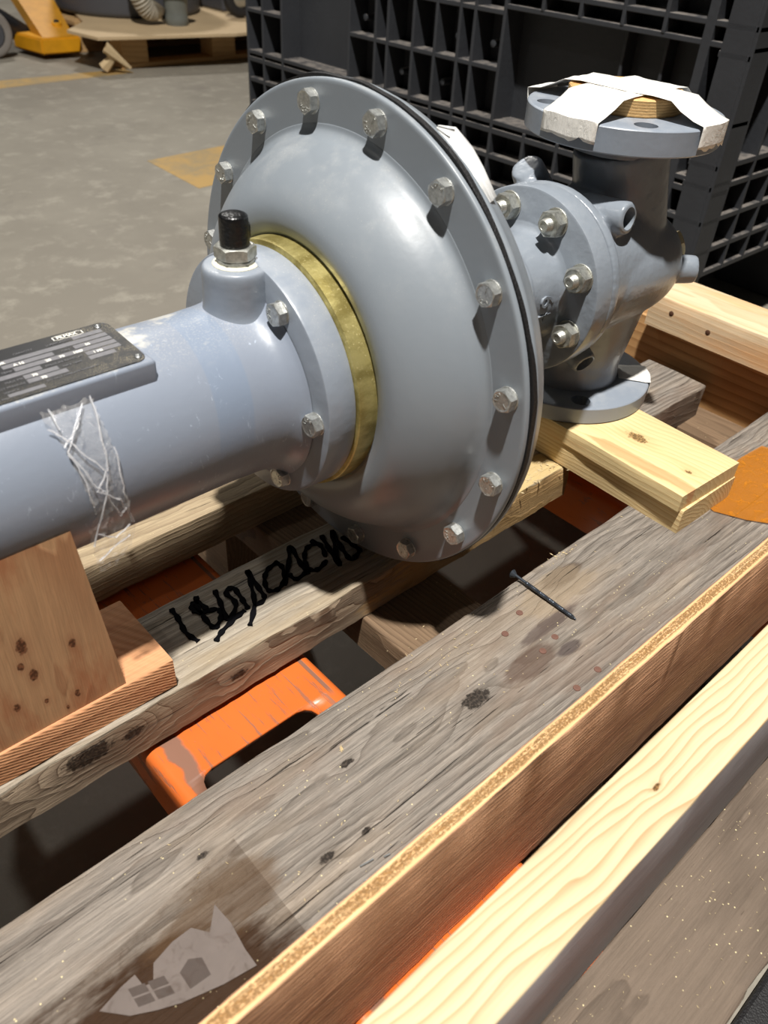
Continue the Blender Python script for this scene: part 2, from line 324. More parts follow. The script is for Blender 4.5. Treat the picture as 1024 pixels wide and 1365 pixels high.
# ------------------------------------------------------------------ mesh helpers
def link(name, bm, mat, parent=None, smooth=False, mats=None):
    me = bpy.data.meshes.new(name); bmesh.ops.recalc_face_normals(bm, faces=bm.faces) ; bm.to_mesh(me); bm.free()
    for m_ in (mats or [mat]): me.materials.append(m_)
    o = bpy.data.objects.new(name, me); COL.objects.link(o)
    if smooth:
        for p_ in me.polygons: p_.use_smooth = True
        try: me.set_sharp_from_angle(angle=R(smooth if smooth is not True else 35))
        except Exception: pass
    if parent is not None:
        o.parent = parent; o.matrix_parent_inverse = world_inv(parent)
    return o
def world_inv(o):
    m = o.matrix_basis.copy(); q = o
    while q.parent is not None:
        m = q.parent.matrix_basis @ q.matrix_parent_inverse @ m if False else m
        q = q.parent
    return WM(o).inverted()
def WM(o):
    if o.parent is None: return o.matrix_basis.copy()
    return WM(o.parent) @ o.matrix_parent_inverse @ o.matrix_basis
def tag(o, label=None, cat=None, group=None, kind=None):
    if label: o['label'] = label
    if cat: o['category'] = cat
    if group: o['group'] = group
    if kind: o['kind'] = kind
    return o
def thing(name, loc, label, cat, group=None):
    o = bpy.data.objects.new(name, None); COL.objects.link(o); o.location = loc; o.empty_display_size = 0.02
    return tag(o, label, cat, group)

def abox(bm, x0, x1, y0, y1, z0, z1, bev=0.0, rot=None, seg=2):
    r = bmesh.ops.create_cube(bm, size=1.0)
    c = Vector(((x0 + x1) / 2, (y0 + y1) / 2, (z0 + z1) / 2))
    vs_ = r['verts']
    for v in vs_: v.co = Vector((v.co.x * (x1 - x0), v.co.y * (y1 - y0), v.co.z * (z1 - z0)))
    if bev:
        es = list({e for v in vs_ for e in v.link_edges})
        rr = bmesh.ops.bevel(bm, geom=es, offset=bev, segments=seg, affect='EDGES', profile=0.5)
        vs_ = list({v for f in rr['faces'] for v in f.verts} | {v for v in vs_ if v.is_valid})
    if rot is not None:
        for v in vs_: v.co = rot @ v.co
    for v in vs_: v.co += c
    return vs_
def box(name, x0, x1, y0, y1, z0, z1, mat, parent=None, bev=0.0, rot=None, smooth=False, mats=None):
    bm = bmesh.new(); abox(bm, x0, x1, y0, y1, z0, z1, bev, rot)
    return link(name, bm, mat, parent, smooth, mats)

def lathe(bm, prof, seg=96, axis='X', origin=(0, 0, 0), close=True):
    """prof: list of (a, r): a along the axis"""
    ox, oy, oz = origin; rings = []
    for a, r in prof:
        ring = []
        if r < 1e-6:
            co = {'X': (ox + a, oy, oz), 'Y': (ox, oy + a, oz), 'Z': (ox, oy, oz + a)}[axis]
            ring = [bm.verts.new(co)]
        else:
            for i in range(seg):
                t = 2 * math.pi * i / seg; c, s_ = math.cos(t) * r, math.sin(t) * r
                co = {'X': (ox + a, oy + c, oz + s_), 'Y': (ox + c, oy + a, oz + s_), 'Z': (ox + c, oy + s_, oz + a)}[axis]
                ring.append(bm.verts.new(co))
        rings.append(ring)
    for A, B in zip(rings, rings[1:]):
        if len(A) == 1 and len(B) == 1: continue
        for i in range(seg):
            j = (i + 1) % seg
            if len(A) == 1: bm.faces.new((A[0], B[i], B[j]))
            elif len(B) == 1: bm.faces.new((A[i], B[0], A[j]))
            else: bm.faces.new((A[i], B[i], B[j], A[j]))
    return rings
def smoothprof(pts, n=6):
    """Catmull-Rom through profile points"""
    out = []
    P = [pts[0]] + list(pts) + [pts[-1]]
    for i in range(1, len(P) - 2):
        for k in range(n):
            t = k / n; q = []
            for d in range(2):
                a, b, c, e = P[i - 1][d], P[i][d], P[i + 1][d], P[i + 2][d]
                q.append(0.5 * ((2 * b) + (-a + c) * t + (2 * a - 5 * b + 4 * c - e) * t * t + (-a + 3 * b - 3 * c + e) * t ** 3))
            out.append(tuple(q))
    out.append(tuple(pts[-1])); return out
def tube(bm, pts, rad, seg=12, caps=True):
    pts = [Vector(p_) for p_ in pts]; rad = rad if isinstance(rad, (list, tuple)) else [rad] * len(pts)
    rings = []; prev = None
    for i, p_ in enumerate(pts):
        t = (pts[min(i + 1, len(pts) - 1)] - pts[max(i - 1, 0)]).normalized()
        if prev is None:
            up = Vector((0, 0, 1)) if abs(t.z) < 0.9 else Vector((1, 0, 0)); u = t.cross(up).normalized()
        else: u = (prev - t * prev.dot(t)).normalized()
        prev = u; v = t.cross(u)
        rings.append([bm.verts.new(p_ + (u * math.cos(2 * math.pi * k / seg) + v * math.sin(2 * math.pi * k / seg)) * rad[i]) for k in range(seg)])
    for A, B in zip(rings, rings[1:]):
        for k in range(seg): bm.faces.new((A[k], A[(k + 1) % seg], B[(k + 1) % seg], B[k]))
    if caps: bm.faces.new(rings[0]); bm.faces.new(rings[-1])
    return rings
def poly_slab(bm, pts, z0, z1):
    lo = [bm.verts.new((x, y, z0)) for x, y in pts]; hi = [bm.verts.new((x, y, z1)) for x, y in pts]
    bm.faces.new(hi); bm.faces.new(lo[::-1]); n = len(pts)
    for i in range(n): bm.faces.new((lo[i], lo[(i + 1) % n], hi[(i + 1) % n], hi[i]))
def ribbon(bm, pts, wdt, z, th=0.0002, taper=True):
    """flat pen stroke on a horizontal face"""
    P = [Vector((x, y, 0)) for x, y in pts]; Q = []
    for i in range(len(P) - 1):
        a, b, c, e = P[max(i - 1, 0)], P[i], P[i + 1], P[min(i + 2, len(P) - 1)]
        for k in range(5):
            t = k / 5; Q.append(0.5 * ((2 * b) + (-a + c) * t + (2 * a - 5 * b + 4 * c - e) * t * t + (-a + 3 * b - 3 * c + e) * t ** 3))
    Q.append(P[-1]); L = []; Rr = []
    for i, q in enumerate(Q):
        t = (Q[min(i + 1, len(Q) - 1)] - Q[max(i - 1, 0)]); t = t.normalized() if t.length else Vector((1, 0, 0))
        s_ = Vector((-t.y, t.x, 0)) * wdt * 0.5 * (0.85 + 0.3 * math.sin(i * 1.7)); L.append(q + s_); Rr.append(q - s_)
    for i in range(len(Q) - 1):
        bot = [bm.verts.new((v.x, v.y, z)) for v in (L[i], L[i + 1], Rr[i + 1], Rr[i])]
        top = [bm.verts.new((v.x, v.y, z + th)) for v in (L[i], L[i + 1], Rr[i + 1], Rr[i])]
        bm.faces.new(top)
        for k in range(4): bm.faces.new((bot[k], bot[(k + 1) % 4], top[(k + 1) % 4], top[k]))
def rough_board(name, x0, x1, y0, y1, z0, z1, mats, parent, axis='X', amp=0.0012, step_=0.006, seed=0, side_slot=None, bev=0.002, worn=(0.0, 0.0), ragged=0.0, rotz=0.0):
    """a board with slightly wandering arrises; mats[0] faces, mats[1] the -Y side, mats[2] top if given"""
    bm = bmesh.new(); L = (x1 - x0) if axis == 'X' else (y1 - y0); n = max(2, int(L / step_)); n = min(n, 260)
    sec = []
    W = (y1 - y0) if axis == 'X' else (x1 - x0); H = z1 - z0; b = bev
    base = [(0, 0), (W, 0), (W, H - b), (W - b * 0.3, H - b * 0.3), (W - b, H), (W * 0.5, H), (b, H), (b * 0.3, H - b * 0.3), (0, H - b), (0, H * 0.5)]
    for i in range(n + 1):
        t = i / n; a = (x0 if axis == 'X' else y0) + L * t; ring = []
        for k, (u, v) in enumerate(base):
            nn = noise.noise(Vector((a * 35 + seed, u * 60, v * 60 + seed))) * amp + noise.noise(Vector((a * 140 + seed, u * 90, v * 90))) * amp * 0.5
            uu, vv = u, v
            if k in (6, 7, 8): e_ = worn[0] * max(0, noise.noise(Vector((a * 22 + seed * 3, 1, 2))) + 0.1); uu += e_; vv -= e_ * 0.6
            if k in (2, 3, 4): e_ = worn[1] * max(0, noise.noise(Vector((a * 22 + seed * 5, 7, 2))) + 0.1); uu -= e_; vv -= e_ * 0.6
            aa = a
            if ragged and i == n: aa += ragged * noise.noise(Vector((u * 160, v * 160, seed)))
            if axis == 'X': co = (aa, y0 + uu + (nn if k in (0, 9, 8, 1, 2) else 0), z0 + vv + (nn * 0.5 if k in (4, 5, 6) else 0))
            else: co = (x0 + uu + (nn if k in (0, 9, 8, 1, 2) else 0), aa, z0 + vv + (nn * 0.5 if k in (4, 5, 6) else 0))
            ring.append(bm.verts.new(co))
        sec.append(ring)
    K = len(base)
    for A, B in zip(sec, sec[1:]):
        for k in range(K):
            f = bm.faces.new((A[k], A[(k + 1) % K], B[(k + 1) % K], B[k]))
            if len(mats) > 1 and k in (8, 9): f.material_index = 1
            if len(mats) > 2 and k in (4, 5): f.material_index = 2
    bm.faces.new(sec[0]); bm.faces.new(sec[-1])
    if rotz:
        c = Vector(((x0 + x1) / 2, (y0 + y1) / 2, 0)); rm = Matrix.Rotation(rotz, 3, 'Z')
        for v in bm.verts: v.co = rm @ (v.co - c) + c
    return link(name, bm, None, parent, 40, mats=mats)

def text_bm(bm, s, size, M4, ext=0.0001, align='LEFT', bold=0.0):
    cu = bpy.data.curves.new('t', 'FONT'); cu.body = s; cu.size = size; cu.extrude = ext; cu.align_x = align; cu.offset = bold; cu.resolution_u = 2
    o = bpy.data.objects.new('t', cu); COL.objects.link(o)
    dg = bpy.context.evaluated_depsgraph_get(); me = bpy.data.meshes.new_from_object(o.evaluated_get(dg))
    me.transform(M4); bm.from_mesh(me)
    bpy.data.objects.remove(o); bpy.data.curves.remove(cu); bpy.data.meshes.remove(me)

def hex_solid(bm, af, h, a0=0.0, chamfer_top=True, chamfer_bot=False, hole=0.0, seg=36):
    """hexagon across flats af, height h, along +Z from a0, with a turned chamfer"""
    rc = af / 2
    def hr(t):
        t = (t + math.pi / 6) % (math.pi / 3) - math.pi / 6; return rc / math.cos(t)
    rings = []
    def ring(f): return [bm.verts.new(f(2 * math.pi * i / seg)) for i in range(seg)]
    k = 0.5
    if chamfer_bot:
        rings.append(ring(lambda t: (rc * .96 * math.cos(t), rc * .96 * math.sin(t), a0)))
        rings.append(ring(lambda t: (hr(t) * math.cos(t), hr(t) * math.sin(t), a0 + (hr(t) - rc * .96) * k)))
    else: rings.append(ring(lambda t: (hr(t) * math.cos(t), hr(t) * math.sin(t), a0)))
    rings.append(ring(lambda t: (hr(t) * math.cos(t), hr(t) * math.sin(t), a0 + h - (hr(t) - rc * .96) * k)))
    rings.append(ring(lambda t: (rc * .96 * math.cos(t), rc * .96 * math.sin(t), a0 + h)))
    rings.append(ring(lambda t: (rc * .80 * math.cos(t), rc * .80 * math.sin(t), a0 + h + (0 if hole else -0.0003))))
    for A, B in zip(rings, rings[1:]):
        for i in range(seg): bm.faces.new((A[i], A[(i + 1) % seg], B[(i + 1) % seg], B[i]))
    bm.faces.new(rings[0][::-1]); bm.faces.new(rings[-1])
def cyl(bm, r, z0, z1, seg=24, bev=0.0, c=(0, 0)):
    pr = [(z0, 0), (z0, r), (z1 - bev, r), (z1, r - bev), (z1, 0)]
    lathe(bm, pr, seg, 'Z', (c[0], c[1], 0))
def bolt_mesh(stamp, tick):
    bm = bmesh.new(); cyl(bm, 0.0080, 0.0, 0.0008, 28, 0.0003); hex_solid(bm, 0.0138, 0.0064, 0.0008)
    top = 0.0069
    for i, ch in enumerate(stamp):
        a = R(-90 + (i - (len(stamp) - 1) / 2) * 36)
        text_bm(bm, ch, 0.0038, Matrix.Translation((0, 0, top + 0.0001)) @ Matrix.Rotation(a + R(90), 4, 'Z') @ Matrix.Translation((-0.0011, -0.0058, 0)), 0.00018)
    if tick: abox(bm, -0.0003, 0.0003, 0.0018, 0.0050, top, top + 0.0003)
    return bm
def place_x(o, x, ang, rad, roll, parent, facing=-1):
    """put a +Z built fastener on a face looking along -X (facing -1) or +X"""
    rot = Matrix.Rotation(R(-90 * (1 if facing < 0 else -1)), 4, 'Y')
    Mx = Matrix.Translation((x, rad * math.cos(ang), rad * math.sin(ang))) @ rot @ Matrix.Rotation(roll, 4, 'Z')
    o.matrix_basis = Mx; o.parent = parent; o.matrix_parent_inverse = WM(parent).inverted()

# ------------------------------------------------------------------ floor (setting)
bm = bmesh.new(); abox(bm, -7, 9, -7, 12, FLOOR - 0.1, FLOOR)
floor = link('floor', bm, FLOORM); tag(floor, kind='structure')
def marking(pts):
    b_ = bmesh.new(); poly_slab(b_, pts, FLOOR - 0.001, FLOOR + 0.0008); o = link('floor_marking', b_, MARK, floor); return o
marking([(0.837, 1.875), (0.825, 1.575), (1.62, 1.66), (1.70, 1.96)])
marking([(0.1, 2.95), (0.845, 2.966), (1.42, 3.02), (1.42, 3.10), (0.9, 3.09), (0.1, 3.09)])

# ------------------------------------------------------------------ pallet / skid
sk = thing('wooden_skid', (0.0, -0.15, FLOOR), 'weathered grey wooden skid of nailed planks carrying the grey pump', 'pallet')
B_ = [
 ('deck_plank', (-0.70, 0.262, -0.066, 0.017, -0.225, DECK), [GREY2, GREY2S, GREY2], 'X', 1.0),
 ('deck_plank', (0.345, 0.531, -0.067, 0.017, -0.227, DECK), [GREY1, GREY4], 'X', 2.0),
 ('deck_plank', (-0.70, 0.30, 0.093, 0.176, -0.225, DECK), [GREY3, GREY3], 'X', 3.0),
 ('deck_plank', (-0.70, 0.60, -0.287, -0.1455, -0.225, DECK), [GREY1], 'X', 4.0),
 ('deck_plank', (-0.70, 0.60, -0.4420, -0.370, -0.262, -0.2255), [GREY4], 'X', 5.0)]
made = []
for nm, (x0, x1, y0, y1, z0, z1), mm, ax, sd in B_:
    made.append(rough_board(nm, x0, x1, y0, y1, z0, z1, mm, sk, ax, 0.0014, 0.006, sd * 3.7, worn=((0.004, 0.002) if sd in (1.0, 3.0) else (0.0012, 0.0012)), ragged=(0.004 if sd in (1.0, 2.0) else 0)))
lettered, far_b, third_b, wide_b, low_b = made
lettered['label'] = 'weathered deck plank with black marker writing and a ragged end'
wide_b['label'] = 'widest deck plank, knotty and grey'
for x0, x1 in ((-0.62, -0.53), (-0.022, 0.072), (0.487, 0.585)):
    rough_board('cross_bearer', x0, x1, (-0.289 if x0 == -0.022 else -0.46), 0.30, -0.264, -0.2262, [GREYY], sk, 'Y', 0.001, 0.02, x0 * 9)
    for y0 in ((-0.28, 0.16) if x0 == -0.022 else (-0.44, -0.20, 0.16)):
        rough_board('foot_block', x0 + 0.004, x1 - 0.004, y0, y0 + 0.09, FLOOR + 0.001, -0.2645, [GREYY], sk, 'Y', 0.0005, 0.05, x0 + y0)
thin = rough_board('side_board', -0.70, 0.545, -0.2995, -0.2890, -0.2295, -0.095, [CEDAR, CEDAR, PLYEDGE], sk, 'X', 0.0006, 0.006, 11, bev=0.0008)
thin['label'] = 'thin board on edge, rough brown face and pale sawn top'
rail = rough_board('side_rail', -0.70, 0.545, -0.3705, -0.3322, -0.2250, -0.100, [PINE, RAILGREY, PINE], sk, 'X', 0.0004, 0.012, 12, bev=0.0012)
rail['label'] = 'pale pine rail with a greyed outer side'
endb = rough_board('end_board', 0.553, 0.590, -0.36, 0.115, -0.262, -0.1415, [BEAM2], sk, 'Y', 0.0006, 0.02, 13)
beam = rough_board('end_beam', 0.529, 0.604, -0.37, 0.033, -0.1405, -0.100, [BEAM], sk, 'Y', 0.0006, 0.012, 14, bev=0.0012)
# knot holes in the beam's face and knot cavity on the lettered plank
for yy, zz in ((0.002, -0.116), (-0.049, -0.121)):
    bm = bmesh.new(); lathe(bm, [(0, 0), (0, 0.0024), (0.0006, 0.0034), (0.0012, 0.0034)], 14, 'X', (0.5283, yy, zz))
    link('knot', bm, plain('dark beam knot', srgb(84, 54, 34), 0.8), beam, True)
# marker writing on the plank (ink strokes)
ST = [[(-0.1617, 0.0077), (-0.1629, -0.0054), (-0.1661, -0.0216), (-0.1636, -0.0352)], [(-0.1391, 0.0073), (-0.1451, -0.0059), (-0.1472, -0.0252), (-0.1456, -0.0316), (-0.136, -0.0239), (-0.1338, -0.0152), (-0.1451, -0.0113), (-0.1489, -0.0046), (-0.147, 0.001), (-0.1417, 0.0014), (-0.1398, -0.0102)], [(-0.1236, 0.004), (-0.1284, -0.0124), (-0.1338, -0.031), (-0.1192, -0.0199), (-0.1182, -0.0041), (-0.1103, -0.0031), (-0.1122, -0.0183), (-0.1147, -0.0307)], [(-0.1534, -0.0436), (-0.1441, -0.0379), (-0.1293, -0.033), (-0.1178, -0.03)], [(-0.0896, 0.0072), (-0.0967, -0.0084), (-0.1077, -0.0293), (-0.1238, -0.0461)], [(-0.0896, 0.0072), (-0.0946, -0.0177), (-0.0982, -0.0297), (-0.109, -0.0311)], [(-0.0628, -0.0003), (-0.0749, -0.0026), (-0.0845, -0.0106), (-0.0899, -0.0234), (-0.0827, -0.0274), (-0.0716, -0.021), (-0.0641, -0.0074), (-0.0662, 0.0004)], [(-0.0761, -0.027), (-0.0557, -0.0061), (-0.0428, 0.0095), (-0.0487, -0.0117), (-0.0526, -0.0286)], [(-0.0651, -0.0185), (-0.0636, -0.0275), (-0.0479, -0.0244)], [(-0.0218, -0.0018), (-0.0327, -0.0016), (-0.0434, -0.0118), (-0.0479, -0.0244), (-0.0422, -0.0291), (-0.0294, -0.0251)], [(-0.024, 0.0042), (-0.0213, -0.0065), (-0.0272, -0.0207)], [(-0.0123, 0.0037), (-0.0185, -0.0152), (-0.0248, -0.037)], [(-0.0248, -0.037), (-0.0143, -0.0186), (-0.0006, 0.0032)], [(-0.0006, 0.0032), (-0.0089, -0.0207), (-0.012, -0.0371), (0.0017, -0.0335)], [(0.0008, -0.0091), (0.0018, -0.025), (0.0016, -0.0347)]]
bm = bmesh.new()
for s_ in ST: ribbon(bm, s_, 0.0044, DECK - 0.0003, 0.0017)
link('marker_writing', bm, INK, lettered)['label'] = 'black handwritten marker strokes'
# nail heads on the wide plank
for (x, y) in [(0.053, -0.1725), (0.0261, -0.1802), (0.0545, -0.2079), (0.0353, -0.2111), (0.0533, -0.2501), (0.0263, -0.2507)]:
    bm = bmesh.new(); lathe(bm, [(0.0, 0.0), (0.0, 0.0030), (0.0005, 0.0028), (0.0007, 0)], 14, 'Z', (x, y, DECK - 0.0001)); link('nail_head', bm, NAILM, wide_b, True)
for (x0, y0, x1, y1) in [(-0.1864, -0.2493, -0.1772, -0.2511), (-0.1714, -0.2542, -0.1673, -0.2552), (-0.1905, -0.2575, -0.187, -0.2583)]:
    bm = bmesh.new(); tube(bm, [(x0, y0, DECK + 0.0006), (x1, y1, DECK + 0.0006)], 0.0007, 6); link('staple', bm, STEEL, wide_b)
# splinters and sawdust crumbs on the planks
bm = bmesh.new()
def crumb(x, y, z, s_):
    a = rnd.random() * 6.28; l = s_ * (1 + rnd.random() * 2); u = Vector((math.cos(a), math.sin(a), 0)) * l; v = Vector((-u.y, u.x, 0)).normalized() * s_ * 0.6
    c = Vector((x, y, z)); P = [bm.verts.new(c - u), bm.verts.new(c + v), bm.verts.new(c + u), bm.verts.new(c - v), bm.verts.new(c + Vector((0, 0, s_ * 0.9)))]
    for i in range(4): bm.faces.new((P[i], P[(i + 1) % 4], P[4]))
for i in range(90):
    x = rnd.uniform(-0.3, 0.35); y = rnd.uniform(-0.285, -0.15); crumb(x, y, DECK + 0.0004, rnd.uniform(0.0002, 0.0007))
for i in range(45):
    crumb(rnd.gauss(-0.045, 0.03), rnd.gauss(-0.165, 0.012), DECK + 0.0004, rnd.uniform(0.0003, 0.0008))
for i in range(6): crumb(-0.141 + rnd.gauss(0, 0.002), -0.1795 + rnd.gauss(0, 0.001), DECK + 0.0004, rnd.uniform(0.0006, 0.0013))
for i in range(22): crumb(rnd.gauss(0.135, 0.010), rnd.gauss(-0.1485, 0.002), DECK + 0.0002, rnd.uniform(0.0004, 0.0012))
for i in range(220): crumb(rnd.uniform(-0.2, 0.25), rnd.uniform(-0.44, -0.372), -0.2251, rnd.uniform(0.0002, 0.0006))
for i in range(90): crumb(rnd.uniform(0.1, 0.255), rnd.gauss(-0.055, 0.007), DECK + 0.0002, rnd.uniform(0.0004, 0.0016))
o = link('wood_splinters', bm, SPLINTER, sk); tag(o, kind='stuff')

# ------------------------------------------------------------------ packing blocks
t = thing('wood_block', (0.295, -0.09, DECK), 'lower whitewood packing block lying on the planks under the pump outlet', 'block')
rough_board('timber', 0.250, 0.341, -0.2005, 0.052, DECK + 0.0004, DECK + 0.0262, [BLOCK2], t, 'Y', 0.0003, 0.01, 21, bev=0.0008, rotz=R(-1.5))
t = thing('wood_block', (0.295, -0.09, DECK + 0.027), 'upper whitewood block with dark knot, right beneath the round outlet flange', 'block')
rough_board('timber', 0.248, 0.342, -0.1985, 0.048, DECK + 0.0264, -0.1402, [BLOCK], t, 'Y', 0.0003, 0.01, 22, bev=0.0008, rotz=R(-3))
t = thing('wood_block', (-0.30, -0.02, DECK), 'flat rough-sawn reddish block lying on the plank under the barrel support', 'block')
rough_board('timber', -0.62, -0.1975, -0.0607, 0.0165, DECK + 0.0004, -0.1572, [FIR2], t, 'X', 0.0005, 0.008, 23, bev=0.002)
t = thing('wood_block', (-0.30, -0.02, -0.157), 'upright fir support block with small knots holding up the grey barrel', 'block')
bm = bmesh.new()   # board standing with its broad face to the viewer, top hollowed for the barrel
yy0, yy1 = -0.0585, 0.012
cols = []
n = 30
for k in range(n + 1):
    y = yy0 + (yy1 - yy0) * k / n; zt = -0.003 - math.sqrt(max(0.0, 0.0600 ** 2 - y * y)) if abs(y) < 0.06 else -0.003
    zt = min(zt, -0.016); xr = lambda z: -0.2322 - (z + 0.157) * 0.085
    cols.append([bm.verts.new((-0.60, y, -0.1568)), bm.verts.new((-0.60, y, zt)), bm.verts.new((xr(zt), y, zt)), bm.verts.new((xr(-0.157), y, -0.1568))])
for A, B in zip(cols, cols[1:]):
    for i in range(4): bm.faces.new((A[i], A[(i + 1) % 4], B[(i + 1) % 4], B[i]))
bm.faces.new(cols[0]); bm.faces.new(cols[-1])
link('timber', bm, FIR, t, 40)

# ------------------------------------------------------------------ the pump
pump = thing('pump', (0.0, 0.0, -0.14), 'large grey-painted industrial pump with bolted round housing lying on blocks', 'pump')
# barrel
bm = bmesh.new()
lathe(bm, smoothprof([(-0.62, 0.0588), (-0.40, 0.0590), (-0.20, 0.0590), (-0.13, 0.0588), (-0.115, 0.0592), (-0.100, 0.0600), (-0.090, 0.0620), (-0.083, 0.0665), (-0.080, 0.0700)], 4), 128, 'X', (0, 0, -0.003))
barrel = link('barrel', bm, BARREL, pump, 60)
# bolted flange of the barrel, with grease boss
bm = bmesh.new()
lathe(bm, [(-0.0795, 0.05), (-0.0795, 0.0845), (-0.0790, 0.0858), (-0.0775, 0.0865), (-0.058, 0.0868), (-0.0570, 0.0862), (-0.0565, 0.0850), (-0.0565, 0.05)], 128, 'X')
bflange = link('barrel_flange', bm, CAST, pump, 40)
bm = bmesh.new()
lathe(bm, smoothprof([(0.045, 0.0275), (0.052, 0.0245), (0.058, 0.0228), (0.070, 0.0222), (0.080, 0.0220), (0.0835, 0.0208), (0.0842, 0.0185)], 5) + [(0.0843, 0.0)], 64, 'Z', (-0.0865, 0, 0))
# gusset merging the boss into the flange
abox(bm, -0.085, -0.066, -0.0205, 0.0205, 0.06, 0.0835, 0.003)
boss = link('grease_boss', bm, CAST, pump, 50)
bm = bmesh.new(); lathe(bm, smoothprof([(0.0840, 0.0150), (0.0848, 0.0148), (0.0856, 0.0125), (0.0858, 0.010)], 3) + [(0.0858, 0)], 40, 'Z', (-0.0865, 0, 0)); link('sealant', bm, PUTTY, boss, True)
bm = bmesh.new(); cyl(bm, 0.0118, 0.085, 0.0880, 32); cyl(bm, 0.0122, 0.0868, 0.0878, 32)
hb = bmesh.new(); hex_solid(hb, 0.0232, 0.0082, 0.0880, True, True)
me = bpy.data.meshes.new('x'); hb.to_mesh(me); hb.free(); bm.from_mesh(me); bpy.data.meshes.remove(me)
for v in bm.verts: v.co.x += -0.0865
link('hex_bushing', bm, NUT, boss, 30)
bm = bmesh.new(); lathe(bm, smoothprof([(0.094, 0.0093), (0.100, 0.0093), (0.1120, 0.0091), (0.1145, 0.0084), (0.1155, 0.006)], 4) + [(0.1156, 0)], 32, 'Z', (-0.0865, 0, 0))
abox(bm, -0.083, -0.0755, -0.004, 0.003, 0.097, 0.110, 0.003)
link('black_cap', bm, BLACKCAP, boss, 50)
protos = []
for st, tk in (('KCSI', True), ('1OSI', True), ('HUSI', True)):
    b_ = bolt_mesh(st, tk); me = bpy.data.meshes.new('bolt'); bmesh.ops.recalc_face_normals(b_, faces=b_.faces[:]); b_.to_mesh(me); b_.free(); me.materials.append(BOLT); protos.append(me)
def bolt(x, a, r, parent, k, roll=None):
    o = bpy.data.objects.new('bolt', protos[k % 3]); COL.objects.link(o)
    place_x(o, x, a, r, rnd.uniform(-3, 3) if roll is None else roll, parent)
for i in range(6): bolt(-0.0795, R(60 * i + 1), 0.0732, bflange, i)
# brass-coloured ring between flange and housing
bm = bmesh.new(); lathe(bm, [(-0.0563, 0.06), (-0.0563, 0.0880), (-0.0556, 0.0893), (-0.0430, 0.0900), (-0.0385, 0.0900), (-0.0385, 0.06)], 128, 'X'); link('yellow_ring', bm, BRASS, pump, 40)
# front housing: pressed dish with bolted rim
prof = [(-0.0400, 0.0600), (-0.0408, 0.0870), (-0.0432, 0.0930), (-0.0448, 0.1000), (-0.0438, 0.1090), (-0.0388, 0.1190), (-0.0300, 0.1295), (-0.0200, 0.1380), (-0.0110, 0.1432), (-0.0050, 0.1462), (-0.0014, 0.1495), (-0.0002, 0.1530), (0.0, 0.1560), (0.0, 0.1770)]
bm = bmesh.new(); lathe(bm, smoothprof(prof, 6) + [(0.0, 0.1786), (0.0004, 0.1796), (0.0012, 0.1802), (0.0036, 0.1802), (0.0040, 0.1796), (0.0040, 0.12)], 192, 'X')
front = link('front_housing', bm, PAINT, pump, 50)
ph = R(78.96)
for i in range(16): bolt(0.0, ph + i * math.pi / 8, 0.1664, front, i)
# gasket with an uneven edge
bm = bmesh.new(); rings = []
for xx in (0.0041, 0.0078):
    for rr in (0, 1):
        pass
N = 240; A0, A1, A2, A3 = [], [], [], []
for i in range(N):
    t_ = 2 * math.pi * i / N; v = noise.noise(Vector((math.cos(t_) * 3, math.sin(t_) * 3, 0.3))) * 0.0022 + noise.noise(Vector((math.cos(t_) * 9, math.sin(t_) * 9, 1.3))) * 0.0008
    ro = 0.1812 + v; wx = 0.0012 * noise.noise(Vector((math.cos(t_) * 4, math.sin(t_) * 4, 5)))
    for L_, x_, r_ in ((A0, 0.0041, 0.15), (A1, 0.0041 + 0.0002, ro), (A2, 0.0078 + wx, ro + 0.0003), (A3, 0.0078, 0.15)):
        L_.append(bm.verts.new((x_, r_ * math.cos(t_), r_ * math.sin(t_))))
for A, B in ((A0, A1), (A1, A2), (A2, A3)):
    for i in range(N): bm.faces.new((A[i], A[(i + 1) % N], B[(i + 1) % N], B[i]))
link('gasket', bm, RUBBER, pump, 40)
# rear housing
prof = [(0.0080, 0.15), (0.0080, 0.1795), (0.0088, 0.1803), (0.0120, 0.1803), (0.0128, 0.1796), (0.0200, 0.1768), (0.0300, 0.1700), (0.0420, 0.1580), (0.0540, 0.1400), (0.0620, 0.1180), (0.0680, 0.0900), (0.0700, 0.0700), (0.0700, 0.02)]
bm = bmesh.new(); lathe(bm, prof[:6] + smoothprof(prof[5:], 5)[1:], 160, 'X'); rear = link('rear_housing', bm, PAINT, pump, 50)
# shaft housing, yellow hex coupling, adapter
bm = bmesh.new(); lathe(bm, [(0.069, 0.030), (0.069, 0.052), (0.085, 0.050), (0.120, 0.040), (0.150, 0.036), (0.150, 0.02)], 64, 'X'); link('shaft_tube', bm, CAST2, pump, 40)
bm = bmesh.new(); hex_solid(bm, 0.076, 0.020, 0.0, True, True)
o = link('hex_coupling', bm, BRASS, pump, 30); place_x(o, 0.150, 0, 0, R(8), pump, facing=1); 
bm = bmesh.new()
lathe(bm, smoothprof([(0.168, 0.030), (0.1685, 0.0425), (0.171, 0.0455), (0.175, 0.0460), (0.178, 0.0450), (0.185, 0.0450), (0.195, 0.0462), (0.205, 0.0472), (0.2105, 0.0492), (0.2135, 0.0540)], 4) + [(0.2138, 0.0800), (0.2146, 0.0816), (0.2160, 0.0822), (0.2350, 0.0822), (0.2358, 0.0812), (0.2358, 0.05)], 128, 'X')
adapter = link('adapter_flange', bm, CAST2, pump, 40)
